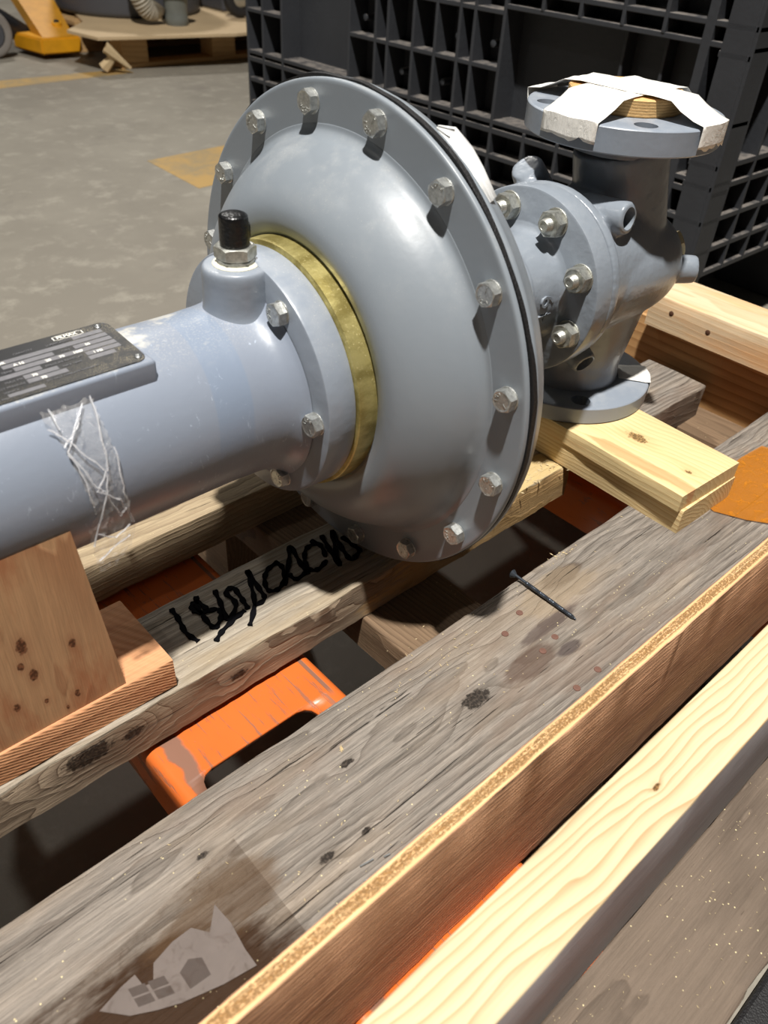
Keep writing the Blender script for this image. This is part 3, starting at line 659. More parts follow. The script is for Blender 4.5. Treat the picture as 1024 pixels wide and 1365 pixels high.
# raised casting marks on the adapter neck
for ch, dx, an in (('4', 0.0, 196), ('9', 0.0, 176)):
    bm = bmesh.new(); a = R(an)
    Mx = Matrix.Translation((0.194, 0.0462 * math.cos(a), 0.0462 * math.sin(a))) @ Matrix.Rotation(a - R(90), 4, 'X') @ Matrix.Rotation(R(90), 4, 'Z') @ Matrix.Translation((-0.006, -0.008, -0.0008))
    text_bm(bm, ch, 0.024, Mx, 0.0018, bold=0.0); link('cast_numeral', bm, CAST2, adapter)
b_ = bmesh.new(); cyl(b_, 0.0122, 0.0, 0.0012, 32, 0.0003); hex_solid(b_, 0.0200, 0.0098, 0.0012, True); NUTME = bpy.data.meshes.new('nut'); bmesh.ops.recalc_face_normals(b_, faces=b_.faces[:]); b_.to_mesh(NUTME); b_.free(); NUTME.materials.append(NUT)
b_ = bmesh.new()
pr = [(0.0, 0.0)]; z = 0.0
pr.append((0.0, 0.0058))
for k in range(9):
    pr += [(0.001 + k * 0.0017, 0.0059), (0.00185 + k * 0.0017, 0.0052)]
pr += [(0.0166, 0.0056), (0.0178, 0.0046), (0.0178, 0.003), (0.0174, 0.0028), (0.0174, 0)]
lathe(b_, pr, 24, 'Z'); STUDME = bpy.data.meshes.new('stud'); bmesh.ops.recalc_face_normals(b_, faces=b_.faces[:]); b_.to_mesh(STUDME); b_.free(); STUDME.materials.append(NUT)
for i in range(8):
    a = R(22.5 + 45 * i + 1)
    for nm, me in (('nut', NUTME), ('stud', STUDME)):
        o = bpy.data.objects.new(nm, me); COL.objects.link(o); place_x(o, 0.2137, a, 0.0665, R(7 * i), adapter)
# casing: one cast body grown together by a voxel remesh
bm = bmesh.new()
lathe(bm, smoothprof([(0.2385, 0.0812), (0.2480, 0.0812), (0.2500, 0.0800), (0.2530, 0.0740), (0.2640, 0.0715), (0.2850, 0.0700), (0.3150, 0.0690), (0.3420, 0.0660), (0.3580, 0.0600), (0.3690, 0.0500), (0.3740, 0.0380)], 3) + [(0.3750, 0.0)], 72, 'X')
bm.faces.new([v for v in bm.verts if abs(v.co.x - 0.2385) < 1e-6][:72]) if False else None
lathe(bm, [(0.2385, 0.0), (0.2385, 0.0812)], 72, 'X')
tube(bm, [(0.3265, -0.003, 0.102), (0.3310, -0.007, 0.070), (0.338, -0.010, 0.030), (0.338, -0.006, 0.0)], [0.0430, 0.0430, 0.0460, 0.050], 48)
tube(bm, [(0.3235, 0, -0.124), (0.3235, 0, -0.105), (0.326, 0, -0.075), (0.330, 0, -0.03)], [0.0520, 0.0500, 0.0540, 0.060], 48)
lathe(bm, smoothprof([(0.28, 0.050), (0.33, 0.0520), (0.362, 0.0500), (0.380, 0.0430), (0.388, 0.0300)], 4) + [(0.390, 0.0)], 48, 'X', (0, -0.022, -0.004)); lathe(bm, [(0.28, 0.0), (0.28, 0.050)], 48, 'X', (0, -0.022, -0.004))
# threaded lugs
def lug(c, d, r, l):
    d = Vector(d).normalized(); c = Vector(c)
    tube(bm, [c - d * l, c - d * 0.003, c], [r * 1.15, r, r * 0.96], 28)
lug((0.271, -0.060, 0.063), (0.05, -1.0, 0.12), 0.0140, 0.045)
lug((0.252, 0.043, 0.084), (-0.55, 0.1, 0.75), 0.0150, 0.035)
lug((0.402, -0.070, -0.008), (0.70, -0.70, 0.05), 0.0135, 0.06)
lug((0.268, -0.052, -0.078), (-0.15, -0.8, -0.35), 0.0125, 0.04)
casing = link('casing', bm, CAST2, pump, 60)
md = casing.modifiers.new('fuse', 'REMESH'); md.mode = 'VOXEL'; md.voxel_size = 0.0021; md.use_smooth_shade = True
md = casing.modifiers.new('soften', 'SMOOTH'); md.factor = 0.5; md.iterations = 7
# bores in the lugs, cut into the fused casting
dg = bpy.context.evaluated_depsgraph_get(); nm = bpy.data.meshes.new_from_object(casing.evaluated_get(dg)); casing.modifiers.clear(); casing.data = nm
if not nm.materials: nm.materials.append(CAST2)
cb = bmesh.new(); PORTS = (((0.271, -0.060, 0.063), (0.05, -1.0, 0.12)), ((0.402, -0.070, -0.008), (0.70, -0.70, 0.05)), ((0.268, -0.052, -0.078), (-0.15, -0.8, -0.35)))
for c, d in PORTS:
    d = Vector(d).normalized(); c = Vector(c); tube(cb, [c - d * 0.012, c + d * 0.012], [0.0088, 0.0100], 28)
bmesh.ops.recalc_face_normals(cb, faces=cb.faces[:]); me = bpy.data.meshes.new('c'); cb.to_mesh(me); cb.free(); c_ = bpy.data.objects.new('c', me); COL.objects.link(c_)
md = casing.modifiers.new('holes', 'BOOLEAN'); md.object = c_; md.operation = 'DIFFERENCE'; md.solver = 'EXACT'
dg = bpy.context.evaluated_depsgraph_get(); nm = bpy.data.meshes.new_from_object(casing.evaluated_get(dg)); casing.modifiers.clear(); casing.data = nm
for p_ in nm.polygons: p_.use_smooth = True
try: nm.set_sharp_from_angle(angle=R(50))
except Exception: pass
bpy.data.objects.remove(c_)
for c, d in PORTS:
    bm = bmesh.new(); d = Vector(d).normalized(); c = Vector(c); tube(bm, [c - d * 0.0118, c - d * 0.0112], [0.0086, 0.0086], 28); link('threaded_port', bm, HOLE, casing, 40)
bm = bmesh.new(); hex_solid(bm, 0.024, 0.014, 0.0, True); o = link('hex_plug', bm, plain('pale yellow plug', srgb(206, 190, 150), 0.5, 0.3), casing, 30)
o.matrix_basis = Matrix.Translation((0.400, -0.035, 0.004)) @ Matrix.Rotation(R(70), 4, Vector((0.6, 0.75, 0))); o.parent = casing; o.matrix_parent_inverse = WM(casing).inverted()
# round outlet flanges with four bolt holes
def drilled_disc(name, zt, zb, r, up):
    bm = bmesh.new(); seg = 128
    lathe(bm, [(zb, 0.0), (zb, r - 0.0012), (zb + 0.0012, r), (zt - 0.0014, r), (zt - 0.0004, r - 0.0008), (zt, r - 0.002), (zt, 0.0)], seg, 'Z', (0.3235, 0, 0))
    o = link(name, bm, CAST, pump, 35)
    cb = bmesh.new()
    for k in range(4):
        a = R(45 + 90 * k + 3); cyl(cb, 0.0098, zb - 0.01, zt + 0.01, 32, 0, (0.3235 + 0.0685 * math.cos(a), 0.0685 * math.sin(a)))
    bmesh.ops.recalc_face_normals(cb, faces=cb.faces[:]); me = bpy.data.meshes.new('c'); cb.to_mesh(me); cb.free()
    c_ = bpy.data.objects.new('c', me); COL.objects.link(c_)
    md = o.modifiers.new('holes', 'BOOLEAN'); md.object = c_; md.operation = 'DIFFERENCE'; md.solver = 'EXACT'
    dg = bpy.context.evaluated_depsgraph_get(); nm = bpy.data.meshes.new_from_object(o.evaluated_get(dg)); o.modifiers.clear(); old = o.data; o.data = nm; bpy.data.meshes.remove(old)
    bpy.data.objects.remove(c_); bpy.data.meshes.remove(me); return o
topf = drilled_disc('outlet_flange', 0.1342, 0.1130, 0.0855, True)
botf = drilled_disc('inlet_flange', -0.1220, -0.1398, 0.0855, False)
bm = bmesh.new(); lathe(bm, [(0.100, 0.0430), (0.1135, 0.0440)], 48, 'Z', (0.3240, 0, 0)); link('flange_neck', bm, CAST2, pump, True)

# nameplate on its pad
NP = Matrix(((1.0271, 0.0565, 0, 0.01027), (0, 1.190, 0, 0.00744), (0, 0, 1, -0.0073), (0, 0, 0, 1)))
def np_pt(x, v, d): return NP @ Vector((x, v, d))
bm = bmesh.new()
abox(bm, -0.50, -0.1672, -0.0362, 0.0268, 0.036, 0.0568, 0.0022, seg=3)
pad = link('nameplate_pad', bm, BARREL, pump, 40)
def rrect(x0, x1, y0, y1, r, seg=6):
    P = []
    for cx, cy, a0 in ((x1 - r, y1 - r, 0), (x0 + r, y1 - r, 90), (x0 + r, y0 + r, 180), (x1 - r, y0 + r, 270)):
        for k in range(seg + 1): a = R(a0 + 90 * k / seg); P.append((cx + r * math.cos(a), cy + r * math.sin(a)))
    return P
bm = bmesh.new(); poly_slab(bm, rrect(-0.49, -0.1738, -0.0340, 0.0145, 0.006), 0.0638, 0.0648)
for v in bm.verts: v.co = NP @ v.co
plate = link('nameplate', bm, PLATEBLACK, pump)
plate['label'] = 'black etched data plate with silver fields'
def field(x0, x1, vT, h=0.0036, sh=0.0):
    bm = bmesh.new(); poly_slab(bm, [(x0, vT - h), (x1, vT - h), (x1, vT), (x0, vT)], 0.0647, 0.06495)
    for v in bm.verts: v.co = NP @ v.co
    link('data_field', bm, PLATESILVER, plate)
def ptext(s, x, v, size, mat=PLATESILVER, bold=0.0):
    bm = bmesh.new(); text_bm(bm, s, size, NP @ Matrix.Translation((x, v, 0.0650)), 0.00006, bold=bold); link('lettering', bm, mat, plate)
rows = [(0.0058, -0.199, -0.1808), (0.0011, -0.36, -0.1803), (-0.0036, -0.243, -0.2145), (-0.0036, -0.2025, -0.1800), (-0.0083, -0.2384, -0.1797), (-0.0130, -0.36, -0.2257), (-0.0130, -0.200, -0.1795), (-0.0177, -0.2372, -0.2184), (-0.0177, -0.2005, -0.1850), (-0.0222, -0.2372, -0.2153), (-0.0300, -0.2504, -0.2312)]
for vT, x0, x1 in rows: field(x0, x1, vT + 0.0019, 0.0037 if vT > -0.029 else 0.0030)
# logo in a bracketed frame
bm = bmesh.new()
for (x0, x1, y0, y1) in ((-0.2084, -0.2078, 0.0078, 0.0124), (-0.1910, -0.1904, 0.0078, 0.0124), (-0.2084, -0.2066, 0.0118, 0.0124), (-0.2084, -0.2066, 0.0078, 0.0084), (-0.1922, -0.1904, 0.0118, 0.0124), (-0.1922, -0.1904, 0.0078, 0.0084), (-0.2084, -0.1904, 0.0121, 0.0124), (-0.2084, -0.1904, 0.0078, 0.0081)):
    poly_slab(bm, [(x0, y0), (x1, y0), (x1, y1), (x0, y1)], 0.0647, 0.06497)
for v in bm.verts: v.co = NP @ v.co
link('logo_frame', bm, PLATEWHITE, plate)
ptext('FILMAX', -0.2062, 0.0090, 0.0036, PLATEWHITE, 0.00012)
ptext('LUBRICATION', -0.2145, 0.0047, 0.0023); ptext('CAPACITY', -0.233, 0.0052, 0.0023)
ptext('GPM', -0.2100, -0.0048, 0.0024); ptext('TEMP', -0.2457, -0.0096, 0.0026); ptext('MAX PSI', -0.2475, -0.0190, 0.0026)
ptext('PRESSURE RATED AT', -0.2235, -0.0142, 0.0023); ptext('MAX TEMP', -0.2160, -0.0190, 0.0023)
ptext('HYDROTEST PRESSURE', -0.262, -0.0232, 0.0023); ptext('DO NOT OPERATE WITHOUT', -0.2290, -0.0272, 0.0022); ptext('SERVICE INSTRUCTION MANUAL', -0.2500, -0.0268, 0.0022) if False else None
ptext('SERIAL NO', -0.262, -0.0320, 0.0023); ptext('SERVICE', -0.2515, -0.0272, 0.0022)
ptext('OR', -0.2440, -0.0003, 0.0030, PLATEWHITE, 0.0001); ptext('A 16', -0.2370, -0.0050, 0.0030, PLATEWHITE, 0.0001); ptext('20', -0.2212, -0.0096, 0.0030, PLATEWHITE, 0.0001)
ptext('70', -0.2135, -0.0096, 0.0030, PLATEWHITE, 0.0001); ptext('100F', -0.2055, -0.0096, 0.0030, PLATEWHITE, 0.0001); ptext('50', -0.1960, -0.0050, 0.0028, PLATEWHITE, 0.0001)
ptext('70', -0.2330, -0.0191, 0.0030, PLATEWHITE, 0.0001); ptext('70', -0.2300, -0.0236, 0.0030, PLATEWHITE, 0.0001); ptext('1 PSI', -0.1960, -0.0144, 0.0028, PLATEWHITE, 0.0001)
for (x, v) in ((-0.1806, 0.0108), (-0.1778, -0.0292)):
    bm = bmesh.new(); lathe(bm, smoothprof([(0.0, 0.0024), (0.0006, 0.0021), (0.0010, 0.0012)], 3) + [(0.0012, 0)], 18, 'Z', (x, v, 0.0648))
    for q in bm.verts: q.co = NP @ q.co
    link('rivet', bm, STEEL, plate, True)

# ------------------------------------------------------------------ tape and caps on the pump
cover = thing('plywood_cover', (0.3235, 0, 0.135), 'round plywood cap covering the upper outlet flange under crossed white tape', 'cap')
bm = bmesh.new(); lathe(bm, [(0.1343, 0.0), (0.1343, 0.0500), (0.1350, 0.0508), (0.1470, 0.0508), (0.1480, 0.0498), (0.1480, 0.0)], 20, 'Z', (0.3270, 0.004, 0)); link('plywood_disc', bm, PLYDISC, cover, 30)
def strip(name, ang, wd, label, group=None, lift=0.0, s0=0.0, dropA=0.046, dropB=0.04, seed=0):
    """tape strip over the cap, running down both rims of the flange"""
    bm = bmesh.new(); R1 = 0.0868; c = Vector((0.3235, 0, 0)); u = Vector((math.cos(ang), math.sin(ang), 0)); v = Vector((-u.y, u.x, 0))
    S = []
    for k in range(7): S.append((-R1 - 0.0006 * k, 0.134 - dropA + dropA * k / 6.0 if k < 6 else 0.1352))
    S += [(-0.075, 0.1375), (-0.062, 0.1430), (-0.052, 0.1482), (-0.035, 0.1492), (-0.012, 0.1490), (0.012, 0.1490), (0.035, 0.1492), (0.052, 0.1482), (0.062, 0.1430), (0.075, 0.1375)]
    for k in range(7): S.append((R1, 0.1352 - dropB * k / 6.0))
    rows_ = []; m = 12
    for i, (s_, z) in enumerate(S):
        row = []
        for j in range(m + 1):
            q = (j / m - 0.5) * wd; ss = s_
            if abs(s_) > 0.08: ss = math.copysign(math.sqrt(max(0, (abs(s_)) ** 2 - (q * 0.92) ** 2)), s_)
            nz_ = noise.noise(Vector((s_ * 40 + seed, q * 60, seed))) * 0.0012; zz = z + lift + abs(nz_) * 1.3
            if abs(s_) > 0.08: 
                ss += math.copysign(abs(nz_) + 0.0002, s_)
                if i in (0, len(S) - 1): zz += noise.noise(Vector((q * 110, seed, 3))) * 0.004
            row.append(bm.verts.new(c + u * ss + v * (q + s0 * 0) + Vector((0, 0, zz))))
        rows_.append(row)
    for A, B in zip(rows_, rows_[1:]):
        for j in range(m): bm.faces.new((A[j], A[j + 1], B[j + 1], B[j]))
    o = link(name, bm, WHITETAPE, None, 60); md = o.modifiers.new('t', 'SOLIDIFY'); md.thickness = 0.0003; md.offset = 1
    return tag(o, label, 'tape', group)
strip('tape_strip', R(182), 0.054, 'white tape strip over the round cap, hanging down the flange rim on the left', 'tape strips on the outlet flange', 0.0, seed=3, dropA=0.019, dropB=0.016)
strip('tape_strip', R(-86), 0.048, 'white tape strip over the round cap, hanging down the flange rim on the right', 'tape strips on the outlet flange', 0.0009, seed=8, dropA=0.021, dropB=0.018)
# scrap on lower flange
bm = bmesh.new(); rows_ = []
for i in range(9):
    s_ = i / 8; row = []
    for j in range(9):
        q = (j / 8 - 0.5) * (0.030 + 0.012 * s_); a = R(-49); rr = 0.052 + 0.0345 * min(s_ / 0.62, 1.0); z = -0.1215 + 0.0012 * noise.noise(Vector((i * 0.7, j * 0.7, 2)))
        if s_ > 0.62: z -= (s_ - 0.62) / 0.38 * 0.0155
        cc = Vector((0.3235 + rr * math.cos(a) - q * math.sin(a), rr * math.sin(a) + q * math.cos(a), z))
        if s_ > 0.6:
            rad = Vector((cc.x - 0.3235, cc.y, 0)); rad = rad.normalized() * 0.0864; cc.x = 0.3235 + rad.x; cc.y = rad.y
        cc.z += 0.0009
        row.append(bm.verts.new(cc))
    rows_.append(row)
for A, B in zip(rows_, rows_[1:]):
    for j in range(8): bm.faces.new((A[j], A[j + 1], B[j + 1], B[j]))
o = link('tape_scrap', bm, WHITETAPE, None, 60); md = o.modifiers.new('t', 'SOLIDIFY'); md.thickness = 0.0003; md.offset = 1
tag(o, 'torn scrap of white tape folded over the rim of the lower flange', 'tape')
# torn film sticking up behind the big flange
bm = bmesh.new()
FP = [(0.0120, -0.0700, 0.1660), (0.0120, -0.0800, 0.1612), (0.0120, -0.0930, 0.1540), (0.0120, -0.1040, 0.1468), (0.0120, -0.1180, 0.1358)]
FO = [(0.0140, -0.0700, 0.1680), (0.0200, -0.0790, 0.1680), (0.0290, -0.0860, 0.1575), (0.0240, -0.1000, 0.1500), (0.0180, -0.1170, 0.1385)]
rows_ = []
for A, B in zip(FP, FO):
    A, B = Vector(A), Vector(B); rows_.append([bm.verts.new(A.lerp(B, k / 6) + Vector((0.0008 * math.sin(k * 2.1 + A.y * 90), 0, 0))) for k in range(7)])
for A, B in zip(rows_, rows_[1:]):
    for j in range(6): bm.faces.new((A[j], A[j + 1], B[j + 1], B[j]))
o = link('film_label', bm, LABELPAPER, None, 60); md = o.modifiers.new('t', 'SOLIDIFY'); md.thickness = 0.0003; tag(o, 'torn whitish film tag sticking up behind the edge of the big round flange', 'label')
# crumpled clear tape round the barrel
bm = bmesh.new(); rows_ = []
NA, NX = 80, 22
LEFT = [(112, -0.2395), (130, -0.2381), (145, -0.2342), (158, -0.2332), (173, -0.2310), (184, -0.2298), (196, -0.2340), (206, -0.2345), (222, -0.2330)]
RIGHT = [(112, -0.2055), (133, -0.2093), (153, -0.2093), (169, -0.2098), (182, -0.2089), (196, -0.2070), (206, -0.2063), (214, -0.2120), (222, -0.2230)]
def lerp_tab(T, a):
    for (a0, v0_), (a1, v1_) in zip(T, T[1:]):
        if a <= a1: return v0_ + (v1_ - v0_) * max(0.0, (a - a0)) / (a1 - a0)
    return T[-1][1]
def tape_pt(x, ang, h):
    if ang < 195: a = R(ang); base = Vector((x, 0.0600 * math.cos(a), -0.003 + 0.0600 * math.sin(a))); nv = Vector((0, math.cos(a), math.sin(a)))
    else:
        d = R(ang - 195) * 0.0600; a = R(195); base = Vector((x, 0.0600 * math.cos(a) + d * 0.02, -0.003 + 0.0600 * math.sin(a) - d * 1.25)); nv = Vector((0, -1, 0))
    return base + nv * h
for i in range(NA + 1):
    t_ = i / NA; ang = 112 + t_ * 110; xl = lerp_tab(LEFT, ang) + 0.0006 * math.sin(i * 1.3); xr_ = lerp_tab(RIGHT, ang) + 0.0006 * math.sin(i * 1.9); row = []
    for j in range(NX + 1):
        x = xl + (xr_ - xl) * j / NX
        w1 = noise.noise(Vector((x * 150, ang * 0.07, 1.5))); w2 = noise.noise(Vector((x * 420 + ang * 0.10, ang * 0.22, 4)))
        fold = abs(math.sin((x - xl) * 260 + ang * 0.06)) ** 9
        h = 0.0007 + 0.0028 * (0.2 + t_) * max(0, w1) + 0.0022 * abs(w2) * (0.2 + t_) + 0.0016 * fold
        row.append(bm.verts.new(tape_pt(x, ang, h)))
    rows_.append(row)
for A, B in zip(rows_, rows_[1:]):
    for j in range(NX): bm.faces.new((A[j], A[j + 1], B[j + 1], B[j]))
o = link('clear_tape', bm, CLEAR, None, 18); tag(o, 'crumpled clear tape wrapped down the side of the grey barrel', 'tape')

CR = [[(-0.2155, 127.7), (-0.2336, 148.3), (-0.2309, 161.2), (-0.2294, 181.2)], [(-0.2382, 134.8), (-0.2325, 141.1), (-0.2261, 152.0), (-0.2178, 163.9)], [(-0.2347, 145.8), (-0.2249, 139.3), (-0.2201, 134.3)], [(-0.2178, 163.9), (-0.2252, 172.8), (-0.2139, 182.9), (-0.2072, 201.5)], [(-0.2178, 163.9), (-0.2202, 174.9), (-0.2333, 206.0)], [(-0.2219, 174.1), (-0.2149, 194.7), (-0.211, 190.3)], [(-0.2342, 114.4), (-0.2326, 136.7)], [(-0.2336, 148.3), (-0.2256, 170.2), (-0.2224, 174.0)], [(-0.2093, 153.5), (-0.2108, 178.9), (-0.2085, 200.6)], [(-0.2072, 116.6), (-0.2131, 143.3), (-0.2168, 164.2)], [(-0.2300, 200), (-0.2200, 206), (-0.2100, 202)], [(-0.2320, 215), (-0.2200, 210), (-0.2110, 208)]]
bm = bmesh.new()
for L_ in CR:
    Q = []
    for (x0, a0), (x1, a1) in zip(L_, L_[1:]):
        for k in range(8): t_ = k / 8; Q.append(tape_pt(x0 + (x1 - x0) * t_ + 0.0004 * math.sin(k + x0 * 900), a0 + (a1 - a0) * t_, 0.0024))
    Q.append(tape_pt(L_[-1][0], L_[-1][1], 0.0020)); tube(bm, Q, [0.00045 + 0.0003 * abs(math.sin(i * 0.9)) for i in range(len(Q))], 5)
link('crease', bm, CREASE, o, True)
# tape remnants on the wide plank
tr = thing('tape_patch', (-0.28, -0.22, DECK), 'dark clear tape patch with torn paper label on the wide grey plank', 'tape')
bm = bmesh.new(); poly_slab(bm, [(-0.2335, -0.186), (-0.2345, -0.2875), (-0.43, -0.2875), (-0.43, -0.206), (-0.33, -0.2005)], DECK + 0.0016, DECK + 0.0018); link('film', bm, BROWNTAPE, tr)
bm = bmesh.new(); poly_slab(bm, [(-0.3384, -0.2201), (-0.3242, -0.2169), (-0.3163, -0.2162), (-0.3155, -0.2245), (-0.3107, -0.2257), (-0.3059, -0.2175), (-0.2927, -0.2145), (-0.2869, -0.2146), (-0.281, -0.2147), (-0.2746, -0.2236), (-0.2641, -0.2122), (-0.2629, -0.227), (-0.2649, -0.2436), (-0.265, -0.2547), (-0.2835, -0.251), (-0.3049, -0.2442), (-0.3157, -0.2392), (-0.3278, -0.2322)], DECK + 0.0009, DECK + 0.0013); link('paper', bm, PAPER, tr)
bm = bmesh.new()
for k in range(2):
    for j in range(2):
        x = -0.3225 + k * 0.0095; y = -0.2315 - k * 0.0035 + j * 0.0062; poly_slab(bm, [(x, y), (x + 0.008, y - 0.003), (x + 0.008, y + 0.002), (x, y + 0.005)], DECK + 0.00125, DECK + 0.0015)
poly_slab(bm, [(-0.298, -0.2415), (-0.286, -0.2425), (-0.285, -0.232), (-0.291, -0.228), (-0.298, -0.231)], DECK + 0.00125, DECK + 0.0015)
link('printed_grid', bm, PAPERDARK, tr)
bm = bmesh.new(); rr_ = [(0.305, -0.205), (0.3127, -0.180), (0.36, -0.1765), (0.4158, -0.1750), (0.455, -0.178), (0.462, -0.205), (0.43, -0.231), (0.37, -0.262), (0.335, -0.255), (0.318, -0.232)]
poly_slab(bm, rr_, DECK + 0.0014, DECK + 0.0018); o = link('tape_patch', bm, AMBERTAPE); tag(o, 'amber tape patch stuck on the grey plank beside the pale wood block', 'tape')

# long dark screw lying across the plank edge
t = thing('screw', (0.081, -0.175, DECK), 'long dark screw lying across the wide grey plank', 'screw')
bm = bmesh.new(); P0, P1 = Vector((0.0806, -0.1411, DECK + 0.0045)), Vector((0.0818, -0.2081, DECK + 0.0012)); d = (P1 - P0)
n = 90; pts = []; rads = []
for i in range(n + 1):
    s_ = i / n; r_ = 0.0013 if s_ < 0.22 else (0.0013 + 0.0006 * abs(math.sin(s_ * 130)))
    if s_ > 0.93: r_ *= (1 - s_) / 0.07 + 0.1
    pts.append(P0 + d * s_ + Vector((0, 0, 0.0004))); rads.append(r_)
tube(bm, pts, rads, 10); link('shank', bm, SCREWM, t, 40)
bm = bmesh.new(); dn = d.normalized(); tube(bm, [P0 - dn * 0.0012, P0 - dn * 0.0006, P0 + dn * 0.0036], [0.0036, 0.0039, 0.0013], 20); link('head', bm, SCREWM, t, 40)

# ------------------------------------------------------------------ orange pallet jack under the skid
pj = thing('pallet_jack', (0.1, -0.9, FLOOR), 'scuffed orange pallet jack with its forks under the wooden skid', 'pallet jack')
def fork(x0, x1, tip, y_s0, y_s1):
    """inverted channel with a roller slot"""
    bm = bmesh.new(); zt, zb, r = -0.2315, -0.284, 0.008
    sx0, sx1 = x0 + 0.019, x1 - 0.031
    ybk = -0.95
    prof_ = [(x0, zb)] + [(x0 + r - r * math.cos(R(90 * k / 5)), zt - r + r * math.sin(R(90 * k / 5))) for k in range(6)] + [(sx0, zt), (sx1, zt)] + [(x1 - r + r * math.sin(R(90 * k / 5)), zt - r + r * math.cos(R(90 * k / 5))) for k in range(6)] + [(x1, zb)]
    ys = [ybk, y_s0] + [y_s0 + 0.001] + [y_s1 - 0.012, y_s1 - 0.006, y_s1 - 0.002, y_s1, y_s1 + 0.001, tip - 0.05, tip]
    def inset(y):
        if y <= y_s0 + 0.0005 or y > y_s1: return None
        e_ = y_s1 - y
        return 0.0 if e_ > 0.012 else 0.012 - math.sqrt(max(0, 0.012 ** 2 - (0.012 - e_) ** 2))
    R_ = []
    for y in ys: R_.append([bm.verts.new((x, y, z)) for x, z in prof_])
    isl = prof_.index((sx0, zt)); K = len(prof_)
    for q in range(len(ys) - 1):
        ya, yb_ = ys[q], ys[q + 1]; slot = ya >= y_s0 and yb_ <= y_s1 + 1e-9
        for k in range(K - 1):
            if slot and k == isl: continue
            bm.faces.new((R_[q][k], R_[q][k + 1], R_[q + 1][k + 1], R_[q + 1][k]))
        if slot: pass
    for q, y in enumerate(ys):                      # round the slot's end corners
        i_ = inset(y)
        if i_: R_[q][isl].co.x += i_; R_[q][isl + 1].co.x -= i_
    iL = R_[6][isl]; iR = R_[6][isl + 1]
    o = link('fork', bm, ORANGE, pj, 40); md = o.modifiers.new('t', 'SOLIDIFY'); md.thickness = 0.004; md.offset = -1
    cx = (sx0 + sx1) / 2
    for yy in (y_s1 - 0.06, y_s1 - 0.15):
        b2 = bmesh.new(); lathe(b2, [(-0.034, 0.0), (-0.034, 0.036), (-0.030, 0.040), (0.030, 0.040), (0.034, 0.036), (0.034, 0.0)], 40, 'X', (cx, yy, FLOOR + 0.0405)); link('load_roller', b2, ROLLER, o, 40)
    b2 = bmesh.new()
    for sx in (-1, 1): abox(b2, cx + sx * 0.040 - 0.003, cx + sx * 0.040 + 0.003, y_s1 - 0.175, y_s1 - 0.02, FLOOR + 0.03, FLOOR + 0.085, 0.002)
    link('roller_bracket', b2, ROLLER, o, 40)
    return o
fork(-0.2325, -0.0815, 0.24, -0.285, -0.105)
fork(0.296, 0.447, 0.24, -0.36, -0.13)
box('fork_carriage', -0.2325, 0.447, -1.02, -0.945, FLOOR + 0.06, -0.20, ORANGE, pj, 0.006)

t = tag(box('floor_shade_sheet', -0.6, 0.9, -1.3, -0.452, FLOOR + 0.0005, FLOOR + 0.012, RUBBER, None, 0.004), 'added black sheet standing in for shaded floor past the near edge of the skid', 'mat')  # made-up dark sheet in place of the shadowed floor corner
# ------------------------------------------------------------------ black bulk container
cr = thing('plastic_container', (1.3, 0.8, FLOOR), 'tall black ribbed plastic bulk container behind the pump', 'container')
XF, YR = 0.93, 0.186; XI, YI = XF + 0.052, YR + 0.052; ZB, ZT = -0.24, 0.60
box('front_wall', XI, XI + 0.012, YI, 1.455, ZB, ZT, CRATE, cr)
box('side_wall', XI, 2.05, YI, YI + 0.012, ZB, ZT, CRATE, cr)
box('rear_wall', XI, 2.05, 1.443, 1.455, ZB, ZT, CRATE, cr); box('far_wall', 2.04, 2.052, YI, 1.455, ZB, ZT, CRATE, cr)
def vrib(y, z0, z1, wd=0.007, x0=XF): box('upright_rib', x0, XI + 0.002, y - wd / 2, y + wd / 2, z0, z1, CRATE, cr, 0.0015)
def hrib(z, y0, y1, th=0.008, x0=XF + 0.001): box('cross_rib', x0, XI + 0.002, y0, y1, z - th / 2, z + th / 2, CRATE, cr, 0.0012)
for y in (1.463, 1.400, 1.324, 1.084, 1.000, 0.963, 0.889, 0.827, 0.766, 0.729, 0.659): vrib(y, ZB, ZT)
for y in (0.2645,): vrib(y, ZB, ZT, 0.016)
for y in (0.577, 0.499, 0.4155, 0.3394): vrib(y, ZB, -0.082); vrib(y, 0.112, ZT)
for y in (0.4155, 0.3394): vrib(y, -0.082, 0.112, 0.006, XF + 0.022)
box('corner_post', XF, XI, YR, YR + 0.007, ZB, ZT, CRATE, cr, 0.0015); box('corner_post', XF, XF + 0.007, YR + 0.006, YI, ZB, ZT, CRATE, cr, 0.0015)
for z in (-0.236, -0.192, -0.139, -0.0935): hrib(z, YR, 1.466, 0.010 if z > -0.1 else 0.009)
hrib(-0.078, YR, 1.466, 0.008)
for z in (0.1105, 0.137): hrib(z, YR, 0.66)
for z in (0.010,):
    hrib(z, 0.659, 1.084); hrib(z, 1.324, 1.466); hrib(z, YR, 0.2645)
for z in (0.10,): hrib(z, 0.659, 1.084); hrib(z, 1.324, 1.466)
for z in (0.20, 0.29, 0.38, 0.47, 0.585): hrib(z, YR, 1.466)
